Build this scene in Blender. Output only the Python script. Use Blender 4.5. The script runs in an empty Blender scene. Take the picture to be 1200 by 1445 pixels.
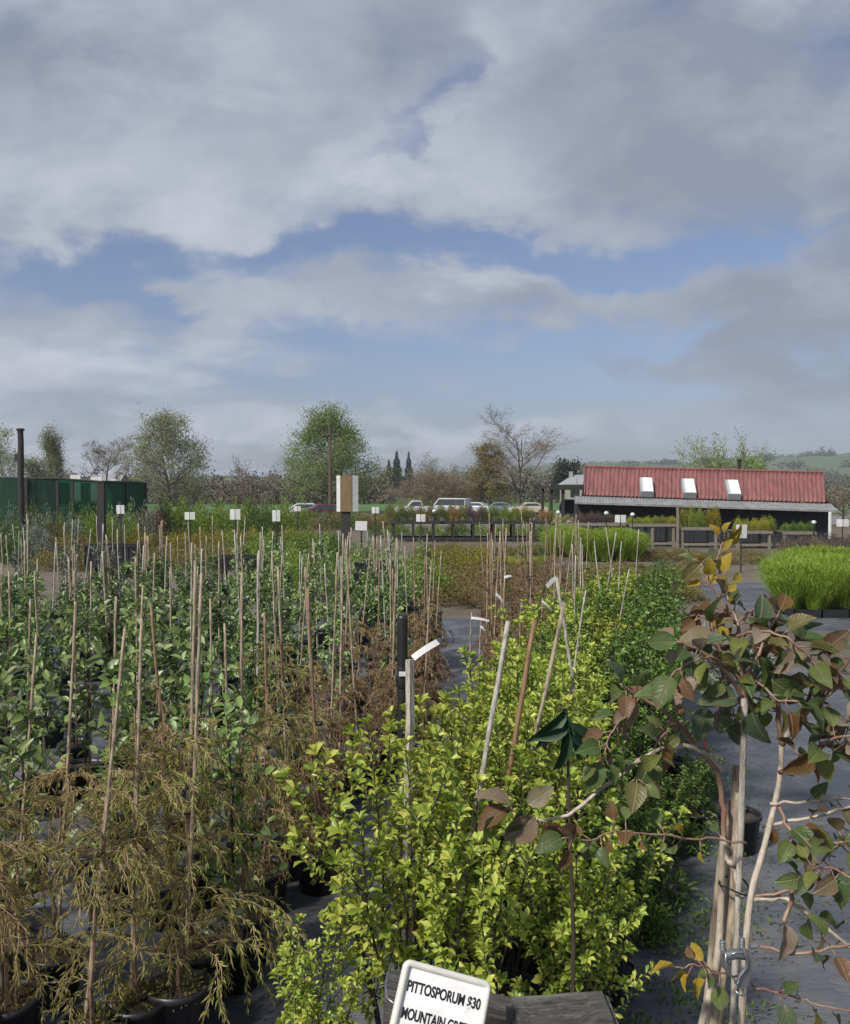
import bpy, bmesh, math, random
import numpy as np
from mathutils import Vector, Matrix

R = math.radians
sc = bpy.context.scene
COL = sc.collection
random.seed(11)
rng = np.random.default_rng(11)

# ------------------------------------------------------------------ camera
H, F, CX, CY, HOR = 2.6, 1230.0, 600.0, 722.5, 690.0
PITCH = math.atan((CY - HOR) / F)
cam = bpy.data.cameras.new('camera')
camo = bpy.data.objects.new('camera', cam)
COL.objects.link(camo)
camo.location = (0, 0, H)
camo.rotation_euler = (math.pi / 2 - PITCH, 0, 0)
cam.sensor_fit = 'HORIZONTAL'
cam.angle = 2 * math.atan(600 / F)
cam.clip_start = 0.05
cam.clip_end = 6000
sc.camera = camo
sc.view_settings.view_transform = 'Standard'
sc.view_settings.look = 'None'
sc.view_settings.gamma = 1
sc.view_settings.exposure = 0.5
sc.cycles.max_bounces = 6
sc.cycles.diffuse_bounces = 3
sc.cycles.glossy_bounces = 3
sc.cycles.transmission_bounces = 4
sc.cycles.transparent_max_bounces = 6
sc.cycles.caustics_reflective = False
sc.cycles.caustics_refractive = False
sc.cycles.use_denoising = True
sc.cycles.denoiser = 'OPENIMAGEDENOISE'


def W(px, py, Y):
    """the place at distance Y in front of the viewer seen in that direction"""
    u, v = (px - CX) / F, (CY - py) / F
    d = Vector((u, math.cos(PITCH) + v * math.sin(PITCH), -math.sin(PITCH) + v * math.cos(PITCH)))
    t = Y / d.y
    return Vector((d.x * t, Y, H + d.z * t))


def XD(px, Y):
    return (px - CX) / F * Y


# ------------------------------------------------------------------ mesh tools
class MB:
    def __init__(s):
        s.v, s.f, s.n = [], [], 0

    def add(s, V, Fs, mi=0):
        V = np.asarray(V, dtype=np.float64).reshape(-1, 3)
        if isinstance(Fs, np.ndarray):
            s.f.append((Fs.astype(np.int64) + s.n, mi))
        else:
            g = {}
            for q in Fs:
                g.setdefault(len(q), []).append(q)
            for k in g:
                s.f.append((np.asarray(g[k], dtype=np.int64) + s.n, mi))
        s.v.append(V)
        s.n += len(V)
        return s

    def build(s, name, mats, parent=None, smooth=False):
        me = bpy.data.meshes.new(name)
        V = np.concatenate(s.v)
        me.vertices.add(len(V))
        me.vertices.foreach_set('co', V.ravel().astype(np.float32))
        lo = np.concatenate([f.ravel() for f, _ in s.f])
        tot = np.concatenate([np.full(len(f), f.shape[1]) for f, _ in s.f])
        mi = np.concatenate([np.full(len(f), m) for f, m in s.f])
        st = np.concatenate([[0], np.cumsum(tot)[:-1]])
        me.loops.add(len(lo))
        me.loops.foreach_set('vertex_index', lo.astype(np.int32))
        me.polygons.add(len(tot))
        me.polygons.foreach_set('loop_start', st.astype(np.int32))
        me.polygons.foreach_set('material_index', mi.astype(np.int32))
        me.polygons.foreach_set('use_smooth', np.full(len(tot), smooth))
        me.update(calc_edges=True)
        me.validate()
        for m in (mats if isinstance(mats, (list, tuple)) else [mats]):
            me.materials.append(m)
        return link(name, me, parent)


def link(name, me, parent=None):
    o = bpy.data.objects.new(name, me)
    COL.objects.link(o)
    if parent:
        o.parent = parent
    return o


def nrm(a):
    return a / np.maximum(np.linalg.norm(a, axis=-1, keepdims=True), 1e-9)


def tube(mb, pts, rad, k=6, mi=0, cap=True):
    P = np.asarray([tuple(p) for p in pts], float)
    n = len(P)
    r = np.full(n, rad) if np.isscalar(rad) else np.asarray(rad, float)
    T = np.gradient(P, axis=0)
    T = nrm(T)
    a = np.array([1.0, 0, 0]) if abs(T[0][0]) < .8 else np.array([0, 1.0, 0])
    V = []
    for i in range(n):
        a = a - T[i] * a.dot(T[i])
        a = a / max(np.linalg.norm(a), 1e-9)
        b = np.cross(T[i], a)
        for j in range(k):
            t = 2 * math.pi * j / k
            V.append(P[i] + r[i] * (math.cos(t) * a + math.sin(t) * b))
    Fs = []
    for i in range(n - 1):
        for j in range(k):
            j2 = (j + 1) % k
            Fs.append((i * k + j, i * k + j2, (i + 1) * k + j2, (i + 1) * k + j))
    if cap:
        Fs.append(tuple(range(k))[::-1])
        Fs.append(tuple(range((n - 1) * k, n * k)))
    mb.add(V, Fs, mi)


def sticks(mb, P0, P1, r0, r1, k=3, mi=0):
    P0, P1 = np.asarray(P0, float), np.asarray(P1, float)
    m = len(P0)
    if m == 0:
        return
    r0, r1 = np.broadcast_to(r0, (m,)), np.broadcast_to(r1, (m,))
    T = nrm(P1 - P0)
    ref = np.where(np.abs(T[:, 2:3]) < .9, np.array([[0, 0, 1.0]]), np.array([[1.0, 0, 0]]))
    A = nrm(np.cross(T, ref))
    B = np.cross(T, A)
    ang = 2 * np.pi * np.arange(k) / k
    c, s_ = np.cos(ang)[None, :, None], np.sin(ang)[None, :, None]
    ring = c * A[:, None] + s_ * B[:, None]
    V = np.concatenate([P0[:, None] + ring * r0[:, None, None], P1[:, None] + ring * r1[:, None, None]], 1)
    j = np.arange(k)
    j2 = (j + 1) % k
    q = np.stack([j, j2, k + j2, k + j], 1)
    Fs = (q[None] + (np.arange(m) * 2 * k)[:, None, None]).reshape(-1, 4)
    mb.add(V.reshape(-1, 3), Fs, mi)


def box(mb, c, s, mi=0, rot=None):
    x, y, z = s[0] / 2, s[1] / 2, s[2] / 2
    V = [(-x, -y, -z), (x, -y, -z), (x, y, -z), (-x, y, -z), (-x, -y, z), (x, -y, z), (x, y, z), (-x, y, z)]
    if rot is not None:
        V = [rot @ Vector(v) for v in V]
    V = [(v[0] + c[0], v[1] + c[1], v[2] + c[2]) for v in V]
    mb.add(V, [(3, 2, 1, 0), (4, 5, 6, 7), (0, 1, 5, 4), (1, 2, 6, 5), (2, 3, 7, 6), (3, 0, 4, 7)], mi)


def bevbox(name, size, bev, mats, parent=None, seg=2, jitter=0.0, cuts=0):
    bm = bmesh.new()
    bmesh.ops.create_cube(bm, size=1)
    bmesh.ops.scale(bm, vec=size, verts=bm.verts)
    if cuts:
        L = max(range(3), key=lambda i: size[i])
        es = [e for e in bm.edges if abs((e.verts[0].co - e.verts[1].co)[L]) > size[L] * .9]
        bmesh.ops.subdivide_edges(bm, edges=es, cuts=cuts)
        for v in bm.verts:
            v.co += Vector((random.uniform(-1, 1), random.uniform(-1, 1), random.uniform(-1, 1))) * jitter
    bmesh.ops.bevel(bm, geom=[e for e in bm.edges if len(e.link_faces) == 2 and e.calc_face_angle(0) > .6], offset=bev, segments=seg, affect='EDGES')
    me = bpy.data.meshes.new(name)
    bm.to_mesh(me)
    bm.free()
    for m in (mats if isinstance(mats, (list, tuple)) else [mats]):
        me.materials.append(m)
    return link(name, me, parent)


def lathe(mb, prof, k=16, mi=0, c=(0, 0, 0), cap=False):
    V = []
    for r, z in prof:
        for j in range(k):
            t = 2 * math.pi * j / k
            V.append((c[0] + r * math.cos(t), c[1] + r * math.sin(t), c[2] + z))
    Fs = []
    for i in range(len(prof) - 1):
        for j in range(k):
            j2 = (j + 1) % k
            Fs.append((i * k + j, i * k + j2, (i + 1) * k + j2, (i + 1) * k + j))
    if cap:
        Fs.append(tuple(range((len(prof) - 1) * k, len(prof) * k)))
    mb.add(V, Fs, mi)


def sheet(mb, pts, z, mi=0):
    mb.add([(p[0], p[1], z) for p in pts], [tuple(range(len(pts)))], mi)


# leaf templates: rows along the blade, folded at the midrib and curled
def leaf_tmpl(ts, ws, fold=.15, curl=.2, wav=0.0):
    V, Fs = [(0, 0, 0)], []
    n = len(ts)
    for i, (t, w) in enumerate(zip(ts, ws)):
        z = -curl * t * t
        s = wav * (1 if i % 2 else -1)
        V += [(t, w, z + fold * w + s), (t, 0, z), (t, -w, z + fold * w - s)]
    V.append((1, 0, -curl))
    tip = len(V) - 1
    Fs += [(0, 2, 1), (0, 3, 2)]
    for i in range(n - 1):
        a = 1 + 3 * i
        b = a + 3
        Fs += [(a, a + 1, b + 1), (a, b + 1, b), (a + 1, a + 2, b + 2), (a + 1, b + 2, b + 1)]
    a = 1 + 3 * (n - 1)
    Fs += [(a, a + 1, tip), (a + 1, a + 2, tip)]
    return np.array(V, float), np.array(Fs)


T_DIA = (np.array([(0, 0, 0), (.45, .5, .07), (1, 0, -.06), (.45, -.5, .07)], float), np.array([(0, 2, 1), (0, 3, 2)]))
T_OVAL = leaf_tmpl([.3, .68], [.42, .4], .35, .18)
T_OBOV = leaf_tmpl([.35, .75], [.3, .5], .4, .3)
T_ROUND = leaf_tmpl([.1, .28, .5, .72, .9], [.26, .45, .5, .38, .17], .42, .38, .02)
T_LANCE = leaf_tmpl([.12, .35, .6, .82], [.3, .5, .45, .25], .35, .18)
T_BLADE = (np.array([(0, .5, 0), (0, -.5, 0), (.5, .42, -.04), (.5, -.42, -.04), (.8, .25, -.16), (.8, -.25, -.16), (1, 0, -.3)], float),
           np.array([(0, 1, 3), (0, 3, 2), (2, 3, 5), (2, 5, 4), (4, 5, 6)]))


def leaves(mb, P, D, N, L, Wd, tmpl, mi=0):
    P, D, N = np.asarray(P, float), nrm(np.asarray(D, float)), np.asarray(N, float)
    m = len(P)
    if m == 0:
        return
    L = np.broadcast_to(L, (m,))
    Wd = np.broadcast_to(Wd, (m,))
    Y = nrm(np.cross(N, D) + 1e-6)
    Z = np.cross(D, Y)
    V0, F0 = tmpl
    V = P[:, None] + V0[None, :, 0:1] * (D * L[:, None])[:, None] + V0[None, :, 1:2] * (Y * Wd[:, None])[:, None] + V0[None, :, 2:3] * (Z * L[:, None])[:, None]
    Fs = (F0[None] + (np.arange(m) * len(V0))[:, None, None]).reshape(-1, F0.shape[1])
    mb.add(V.reshape(-1, 3), Fs, mi)


def rdir(m, up=0.0):
    d = rng.normal(size=(m, 3))
    d[:, 2] += up
    return nrm(d)


# ------------------------------------------------------------------ tagging
def tag(o, label, cat, group=None, kind=None):
    if label:
        o['label'] = label
    if cat:
        o['category'] = cat
    if group:
        o['group'] = group
    if kind:
        o['kind'] = kind
    return o


def thing(name, label, cat, loc=(0, 0, 0), rz=0, group=None, scale=1):
    o = bpy.data.objects.new(name, None)
    o.empty_display_size = .1
    COL.objects.link(o)
    o.location = loc
    o.rotation_euler = (0, 0, rz)
    o.scale = (scale,) * 3
    return tag(o, label, cat, group)


KIDS = {}


def kids(o):
    if o.name not in KIDS:
        KIDS[o.name] = list(o.children)
    return KIDS[o.name]


def clone(root, loc=None, rz=None, label=None, group=None, scale=None, parent=None):
    r = root.copy()
    COL.objects.link(r)
    if parent:
        r.parent = parent
    for ch in kids(root):
        clone(ch, parent=r)
    if loc is not None:
        r.location = loc
    if rz is not None:
        r.rotation_euler = (0, 0, rz) if not isinstance(rz, tuple) else rz
    if scale is not None:
        r.scale = (scale,) * 3 if np.isscalar(scale) else scale
    if label:
        r['label'] = label
    if group:
        r['group'] = group
    return r


USED = set()


def put(protos, loc, rz=None, label=None, group=None, scale=1.0, pick=None):
    """the first time each prototype is wanted it is moved there itself; later it is copied"""
    p = protos[random.randrange(len(protos)) if pick is None else pick % len(protos)]
    rz = random.uniform(0, 6.28) if rz is None else rz
    if p.name not in USED:
        USED.add(p.name)
        kids(p)
        for c in kids(p):
            kids(c)
        p.location = loc
        p.rotation_euler = (0, 0, rz) if not isinstance(rz, tuple) else rz
        p.scale = (scale,) * 3 if np.isscalar(scale) else scale
        if label:
            p['label'] = label
        if group:
            p['group'] = group
        return p
    return clone(p, loc, rz, label, group, scale)


# ------------------------------------------------------------------ materials
def nodes(m):
    m.use_nodes = True
    nt = m.node_tree
    return nt, nt.nodes, nt.links


def val(nt, sock, v):
    if isinstance(v, bpy.types.NodeSocket):
        nt.links.new(v, sock)
    elif isinstance(v, (tuple, list)) and len(v) == 3 and sock.type == 'RGBA':
        sock.default_value = (*v, 1)
    else:
        sock.default_value = v


def math_(nt, op, a, b=0.0, c=0.0, clamp=False):
    n = nt.nodes.new('ShaderNodeMath')
    n.operation = op
    n.use_clamp = clamp
    val(nt, n.inputs[0], a)
    val(nt, n.inputs[1], b)
    val(nt, n.inputs[2], c)
    return n.outputs[0]


def mixc(nt, f, a, b):
    n = nt.nodes.new('ShaderNodeMix')
    n.data_type = 'RGBA'
    val(nt, n.inputs[0], f)
    val(nt, n.inputs[6], a)
    val(nt, n.inputs[7], b)
    return n.outputs[2]


def ramp(nt, f, stops, interp='LINEAR'):
    n = nt.nodes.new('ShaderNodeValToRGB')
    n.color_ramp.interpolation = interp
    el = n.color_ramp.elements
    while len(el) < len(stops):
        el.new(.5)
    for e, (p, c) in zip(el, stops):
        e.position = p
        e.color = (*c, 1) if len(c) == 3 else c
    val(nt, n.inputs[0], f)
    return n.outputs[0]


def noise(nt, scale, detail=4, rough=.55, vec=None, dist=0.0):
    n = nt.nodes.new('ShaderNodeTexNoise')
    n.inputs['Scale'].default_value = scale
    n.inputs['Detail'].default_value = detail
    n.inputs['Roughness'].default_value = rough
    n.inputs['Distortion'].default_value = dist
    if vec is not None:
        nt.links.new(vec, n.inputs['Vector'])
    return n.outputs['Fac']


def coord(nt, scale=(1, 1, 1), out='Object', rot=(0, 0, 0)):
    tc = nt.nodes.new('ShaderNodeTexCoord')
    mp = nt.nodes.new('ShaderNodeMapping')
    mp.inputs['Scale'].default_value = scale
    mp.inputs['Rotation'].default_value = rot
    nt.links.new(tc.outputs[out], mp.inputs['Vector'])
    return mp.outputs[0]


def wpos(nt, scale=(1, 1, 1)):
    g = nt.nodes.new('ShaderNodeNewGeometry')
    mp = nt.nodes.new('ShaderNodeMapping')
    mp.inputs['Scale'].default_value = scale
    nt.links.new(g.outputs['Position'], mp.inputs['Vector'])
    return mp.outputs[0]


def bump(nt, bs, h, strength=.3, dist=.01):
    b = nt.nodes.new('ShaderNodeBump')
    b.inputs['Strength'].default_value = strength
    b.inputs['Distance'].default_value = dist
    nt.links.new(h, b.inputs['Height'])
    nt.links.new(b.outputs[0], bs.inputs['Normal'])


def mat(name, c1, c2=None, scale=6, rough=.6, stretch=(1, 1, 1), bmp=0, bscale=None, metal=0, spec=.5, bdist=.01, thr=(.35, .65)):
    m = bpy.data.materials.new(name)
    nt, ns, ln = nodes(m)
    bs = ns['Principled BSDF']
    bs.inputs['Roughness'].default_value = rough
    bs.inputs['Metallic'].default_value = metal
    bs.inputs['Specular IOR Level'].default_value = spec
    v = coord(nt, stretch)
    n = noise(nt, scale, 5, .6, v)
    if c2 is None:
        c2 = tuple(x * .75 for x in c1)
    ln.new(ramp(nt, n, [(thr[0], c1), (thr[1], c2)]), bs.inputs['Base Color'])
    if bmp:
        bump(nt, bs, noise(nt, bscale or scale * 3, 5, .6, v), bmp, bdist)
    return m


def leafmat(name, cols, rough=.42, trans=.28, var=.25, spec=.4, interp='LINEAR', mottle=None):
    m = bpy.data.materials.new(name)
    nt, ns, ln = nodes(m)
    bs = ns['Principled BSDF']
    g = ns.new('ShaderNodeNewGeometry')
    c = ramp(nt, g.outputs['Random Per Island'], [((i + .0) / max(1, len(cols) - 1), k) for i, k in enumerate(cols)] if interp == 'LINEAR' else [(i / len(cols), k) for i, k in enumerate(cols)], interp)
    if mottle:
        # blotches and reddened margins that belong to the leaf itself
        v = coord(nt, (1, 1, 1))
        c = mixc(nt, ramp(nt, noise(nt, 55, 3, .6, v), [(.46, (0, 0, 0)), (.66, (.55, .55, .55))]), c, mottle)
        n_ = noise(nt, 240, 2, .5, v)
        c = mixc(nt, math_(nt, 'MULTIPLY', n_, .3), c, tuple(x * .5 for x in mottle))
        at = ns.new('ShaderNodeAttribute')
        at.attribute_name = 'leaf'
        sx_ = ns.new('ShaderNodeSeparateXYZ')
        ln.new(at.outputs['Vector'], sx_.inputs[0])
        ay = math_(nt, 'ABSOLUTE', sx_.outputs[1])
        mid = math_(nt, 'SUBTRACT', 1.0, math_(nt, 'MULTIPLY', ay, 22.0), clamp=True)
        fr = math_(nt, 'FRACT', math_(nt, 'MULTIPLY', math_(nt, 'SUBTRACT', sx_.outputs[0], math_(nt, 'MULTIPLY', ay, .85)), 7.0))
        side = math_(nt, 'SUBTRACT', 1.0, math_(nt, 'MULTIPLY', math_(nt, 'ABSOLUTE', math_(nt, 'SUBTRACT', fr, .5)), 9.0), clamp=True)
        vein = math_(nt, 'MAXIMUM', mid, math_(nt, 'MULTIPLY', side, .6))
        # reddish margin, pale veins
        c = mixc(nt, math_(nt, 'MULTIPLY', math_(nt, 'SUBTRACT', ay, .3, clamp=True), 1.3, clamp=True), c, (.16, .07, .045))
        c = mixc(nt, math_(nt, 'MULTIPLY', vein, .5), c, (.34, .30, .17))
        bump(nt, bs, math_(nt, 'ADD', math_(nt, 'MULTIPLY', noise(nt, 130, 3, .6, v), .7), math_(nt, 'MULTIPLY', vein, -.6)), .5, .004)
    oi = ns.new('ShaderNodeObjectInfo')
    hs = ns.new('ShaderNodeHueSaturation')
    ln.new(c, hs.inputs['Color'])
    ln.new(math_(nt, 'MULTIPLY_ADD', oi.outputs['Random'], var * 2, 1 - var), hs.inputs['Value'])
    ln.new(math_(nt, 'MULTIPLY_ADD', oi.outputs['Random'], var * .12, .5 - var * .06), hs.inputs['Hue'])
    ln.new(hs.outputs[0], bs.inputs['Base Color'])
    bs.inputs['Roughness'].default_value = rough
    bs.inputs['Specular IOR Level'].default_value = spec
    tr = ns.new('ShaderNodeBsdfTranslucent')
    ln.new(hs.outputs[0], tr.inputs['Color'])
    mx = ns.new('ShaderNodeMixShader')
    mx.inputs[0].default_value = trans
    ln.new(bs.outputs[0], mx.inputs[1])
    ln.new(tr.outputs[0], mx.inputs[2])
    ln.new(mx.outputs[0], ns['Material Output'].inputs['Surface'])
    return m


M = {}
M['black_plastic'] = mat('black_plastic', (.012, .013, .015), (.022, .022, .023), 8, .42)
M['soil'] = mat('potting_soil', (.035, .024, .016), (.07, .05, .035), 40, .95, bmp=.6, bscale=90)
M['cane'] = mat('cane', (.40, .33, .235), (.17, .13, .09), 4, .7, (20, 20, 3.5), bmp=.5, thr=(.42, .62))
M['cane_grey'] = mat('grey_cane', (.44, .41, .36), (.22, .20, .17), 4, .75, (20, 20, 3.5), bmp=.5, thr=(.42, .62))
M['cane_brown'] = mat('brown_cane', (.25, .15, .075), (.15, .09, .045), 5, .6, (14, 14, 2.5), bmp=.2)
M['cane_red'] = mat('reddish_cane', (.30, .19, .125), (.16, .10, .07), 4, .7, (20, 20, 3.5), bmp=.5, thr=(.42, .62))
M['bark'] = mat('bark', (.12, .09, .065), (.06, .045, .035), 9, .85, (2, 2, .6), bmp=.5)
M['twig'] = mat('twig', (.17, .135, .10), (.11, .085, .065), 3, .8)
M['twig_grey'] = mat('grey_twig', (.30, .27, .23), (.2, .175, .15), 3, .8)
M['stem_dark'] = mat('dark_stem', (.06, .045, .03), (.035, .025, .02), 20, .7)
M['white_card'] = mat('white_card', (.66, .66, .65), (.52, .53, .53), 9, .5)
M['wood'] = mat('weathered_wood', (.24, .215, .18), (.13, .115, .095), 6, .8, (1, 8, 8), bmp=.3)
M['dark_wood'] = mat('dark_wood', (.035, .032, .03), (.02, .019, .018), 6, .8, (4, 4, .7), bmp=.3)
M['galv'] = mat('galvanised_steel', (.42, .43, .44), (.3, .31, .33), 14, .38, metal=.85)
M['tie'] = mat('plastic_tie', (.015, .015, .016), None, 5, .5)

# ------------------------------------------------------------------ sky and sun
SUN_AZ, SUN_EL = R(222), R(44)      # compass style: 0 = straight ahead, clockwise; behind and to the left
sd = Vector((math.sin(SUN_AZ) * math.cos(SUN_EL), math.cos(SUN_AZ) * math.cos(SUN_EL), math.sin(SUN_EL)))
sun = bpy.data.lights.new('sun', 'SUN')
sun.energy = 3.4
sun.angle = R(6)
sun.color = (1.0, .95, .87)
suno = bpy.data.objects.new('sun', sun)
COL.objects.link(suno)
suno.rotation_euler = sd.to_track_quat('Z', 'Y').to_euler()
suno.location = (-20, -20, 30)

world = bpy.data.worlds.new('World')
sc.world = world
world.use_nodes = True
nt = world.node_tree
for n in list(nt.nodes):
    nt.nodes.remove(n)
sky = nt.nodes.new('ShaderNodeTexSky')
sky.sky_type = 'NISHITA'
sky.sun_disc = False
sky.sun_elevation = SUN_EL
sky.sun_rotation = SUN_AZ
sky.air_density = 1.2
sky.dust_density = 1.6
sky.ozone_density = 2.0
bg1 = nt.nodes.new('ShaderNodeBackground')
bg1.inputs['Strength'].default_value = .066
tc = nt.nodes.new('ShaderNodeTexCoord')
sp = nt.nodes.new('ShaderNodeSeparateXYZ')
nt.links.new(tc.outputs['Generated'], sp.inputs[0])
low = math_(nt, 'EXPONENT', math_(nt, 'MULTIPLY', math_(nt, 'MAXIMUM', sp.outputs[2], 0.0), -9.0))
vm = nt.nodes.new('ShaderNodeMix')
vm.data_type = 'RGBA'
vm.blend_type = 'MULTIPLY'
vm.inputs[0].default_value = 1
nt.links.new(sky.outputs[0], vm.inputs[6])
nt.links.new(mixc(nt, low, (1.02, .97, 1.08), (.62, .72, 1.12)), vm.inputs[7])
nt.links.new(vm.outputs[2], bg1.inputs['Color'])
X, Y, Z = sp.outputs
yc = math_(nt, 'MAXIMUM', Y, .08)
A = math_(nt, 'DIVIDE', X, yc)          # bearing and height of the view direction (tangents)
E = math_(nt, 'DIVIDE', Z, yc)
zc = math_(nt, 'ADD', math_(nt, 'MAXIMUM', Z, 0.0), .13)
cb = nt.nodes.new('ShaderNodeCombineXYZ')
nt.links.new(math_(nt, 'DIVIDE', X, zc), cb.inputs[0])
nt.links.new(math_(nt, 'DIVIDE', Y, zc), cb.inputs[1])
uv = cb.outputs[0]
n1 = noise(nt, 1.15, 7, .55, uv, .6)
n2 = noise(nt, 3.4, 7, .6, uv, .4)
n3 = noise(nt, .8, 3, .5, uv)
# wisps: drawn out along the horizon
cb2 = nt.nodes.new('ShaderNodeCombineXYZ')
nt.links.new(math_(nt, 'MULTIPLY', A, 2.2), cb2.inputs[0])
nt.links.new(math_(nt, 'MULTIPLY', E, 9.0), cb2.inputs[1])
n4 = noise(nt, 1.6, 7, .58, cb2.outputs[0], .5)
# edges of the shapes below are broken up by these
cb3 = nt.nodes.new('ShaderNodeCombineXYZ')
nt.links.new(math_(nt, 'MULTIPLY', A, 1.0), cb3.inputs[0])
nt.links.new(math_(nt, 'MULTIPLY', E, 1.7), cb3.inputs[1])
n5 = noise(nt, 6.5, 8, .56, cb3.outputs[0], .3)
cb4 = nt.nodes.new('ShaderNodeCombineXYZ')
nt.links.new(math_(nt, 'ADD', A, 7.3), cb4.inputs[0])
nt.links.new(math_(nt, 'MULTIPLY', E, 1.6), cb4.inputs[1])
n6 = noise(nt, 5.5, 8, .58, cb4.outputs[0], .3)
wa = math_(nt, 'MULTIPLY', math_(nt, 'SUBTRACT', n5, .5), .34)
we = math_(nt, 'MULTIPLY', math_(nt, 'SUBTRACT', n6, .5), .17)
Aw = math_(nt, 'ADD', A, wa)
Ew = math_(nt, 'ADD', E, we)


def blob(px, py, sx, sy, tilt=0):
    a0, e0 = (px - 600) / F, (HOR - py) / F
    da = math_(nt, 'SUBTRACT', Aw, a0)
    de = math_(nt, 'SUBTRACT', math_(nt, 'SUBTRACT', Ew, e0), math_(nt, 'MULTIPLY', da, tilt))
    q = math_(nt, 'ADD', math_(nt, 'POWER', math_(nt, 'ABSOLUTE', math_(nt, 'MULTIPLY', da, F / sx)), 2.0),
              math_(nt, 'POWER', math_(nt, 'ABSOLUTE', math_(nt, 'MULTIPLY', de, F / sy)), 2.0))
    return math_(nt, 'EXPONENT', math_(nt, 'MULTIPLY', q, -1.0))


def total(items):
    t = None
    for w, b in items:
        s = math_(nt, 'MULTIPLY', b, w)
        t = s if t is None else math_(nt, 'ADD', t, s)
    return t


shape = total([
    (-.85, blob(560, 195, 95, 45, .75)), (-.25, blob(640, 120, 40, 45, .5)),
    (-1.2, blob(640, 350, 230, 27, -.02)), (-1.25, blob(930, 362, 150, 42, .12)), (-1.1, blob(130, 388, 230, 38, .05)), (-.5, blob(420, 345, 160, 22, .1)),
    (-.9, blob(600, 490, 330, 55)), (-.7, blob(200, 430, 80, 14)), (-.7, blob(560, 560, 330, 26)), (-.45, blob(1010, 470, 160, 20, .3)), (-.5, blob(1080, 330, 60, 20, .1)),
    (.95, blob(330, 432, 95, 40, -.1)), (.85, blob(510, 430, 55, 30, -.25)), (.95, blob(680, 405, 85, 36)), (.8, blob(830, 430, 150, 28, .1)), (.7, blob(980, 405, 55, 30, .2)), (.6, blob(215, 408, 40, 12)),
    (.4, blob(60, 540, 210, 60)), (.35, blob(330, 520, 120, 30)), (.45, blob(800, 520, 180, 20)), (.45, blob(1130, 545, 200, 40)), (.55, blob(560, 600, 500, 22)), (.4, blob(300, 560, 260, 16)), (.35, blob(960, 610, 260, 20)), (.6, blob(1120, 440, 110, 50)),
    (.5, blob(600, 240, 110, 50)), (.6, blob(100, 280, 200, 60)), (.5, blob(850, 200, 250, 110)), (.5, blob(300, 150, 250, 110))])
hi = math_(nt, 'MULTIPLY', math_(nt, 'SUBTRACT', E, .12), 2.2, clamp=False)
hi = math_(nt, 'MINIMUM', math_(nt, 'MAXIMUM', hi, -.1), .5)
dens = math_(nt, 'ADD', math_(nt, 'ADD', math_(nt, 'MULTIPLY', math_(nt, 'SUBTRACT', n1, .5), 1.6), math_(nt, 'MULTIPLY', math_(nt, 'SUBTRACT', n2, .5), 1.0)), math_(nt, 'ADD', shape, hi))
dens = math_(nt, 'ADD', dens, math_(nt, 'ADD', math_(nt, 'MULTIPLY', math_(nt, 'SUBTRACT', n4, .5), math_(nt, 'MULTIPLY_ADD', low, 2.6, .5)), math_(nt, 'MULTIPLY', math_(nt, 'SUBTRACT', n5, .5), 1.7)))
mr = nt.nodes.new('ShaderNodeMapRange')
mr.interpolation_type = 'SMOOTHSTEP'
mr.inputs['From Min'].default_value = -.58
mr.inputs['From Max'].default_value = .58
nt.links.new(dens, mr.inputs['Value'])
cover = math_(nt, 'MULTIPLY', mr.outputs[0], .96)
# thick parts are greyer below, thin edges and humps are white
lit = total([(.55, blob(640, 250, 150, 75)), (.5, blob(150, 280, 280, 90)), (.35, blob(700, 70, 60, 55)), (.35, blob(690, 395, 90, 22)), (.4, blob(100, 525, 300, 50)), (.3, blob(400, 450, 130, 40)),
             (.25, blob(330, 100, 200, 90)), (-.35, blob(1000, 190, 250, 190)), (-.35, blob(1130, 520, 200, 90)), (-.3, blob(800, 520, 170, 30)), (-.25, blob(60, 90, 110, 90)), (.35, blob(500, 590, 700, 45)), (.3, blob(250, 500, 300, 25))])
sh = math_(nt, 'ADD', math_(nt, 'ADD', math_(nt, 'MULTIPLY', math_(nt, 'SUBTRACT', n6, .5), 1.3), math_(nt, 'MULTIPLY', math_(nt, 'SUBTRACT', n5, .5), 1.1)), math_(nt, 'ADD', lit, .3), clamp=True)
cc = ramp(nt, sh, [(0, (.195, .225, .285)), (.45, (.285, .315, .375)), (1, (.42, .445, .495))])
bg2 = nt.nodes.new('ShaderNodeBackground')
nt.links.new(cc, bg2.inputs['Color'])
bg2.inputs['Strength'].default_value = 1.0
mx = nt.nodes.new('ShaderNodeMixShader')
nt.links.new(cover, mx.inputs[0])
nt.links.new(bg1.outputs[0], mx.inputs[1])
nt.links.new(bg2.outputs[0], mx.inputs[2])
wo = nt.nodes.new('ShaderNodeOutputWorld')
nt.links.new(mx.outputs[0], wo.inputs['Surface'])
world.cycles.sampling_method = 'MANUAL'
world.cycles.sample_map_resolution = 512

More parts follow.
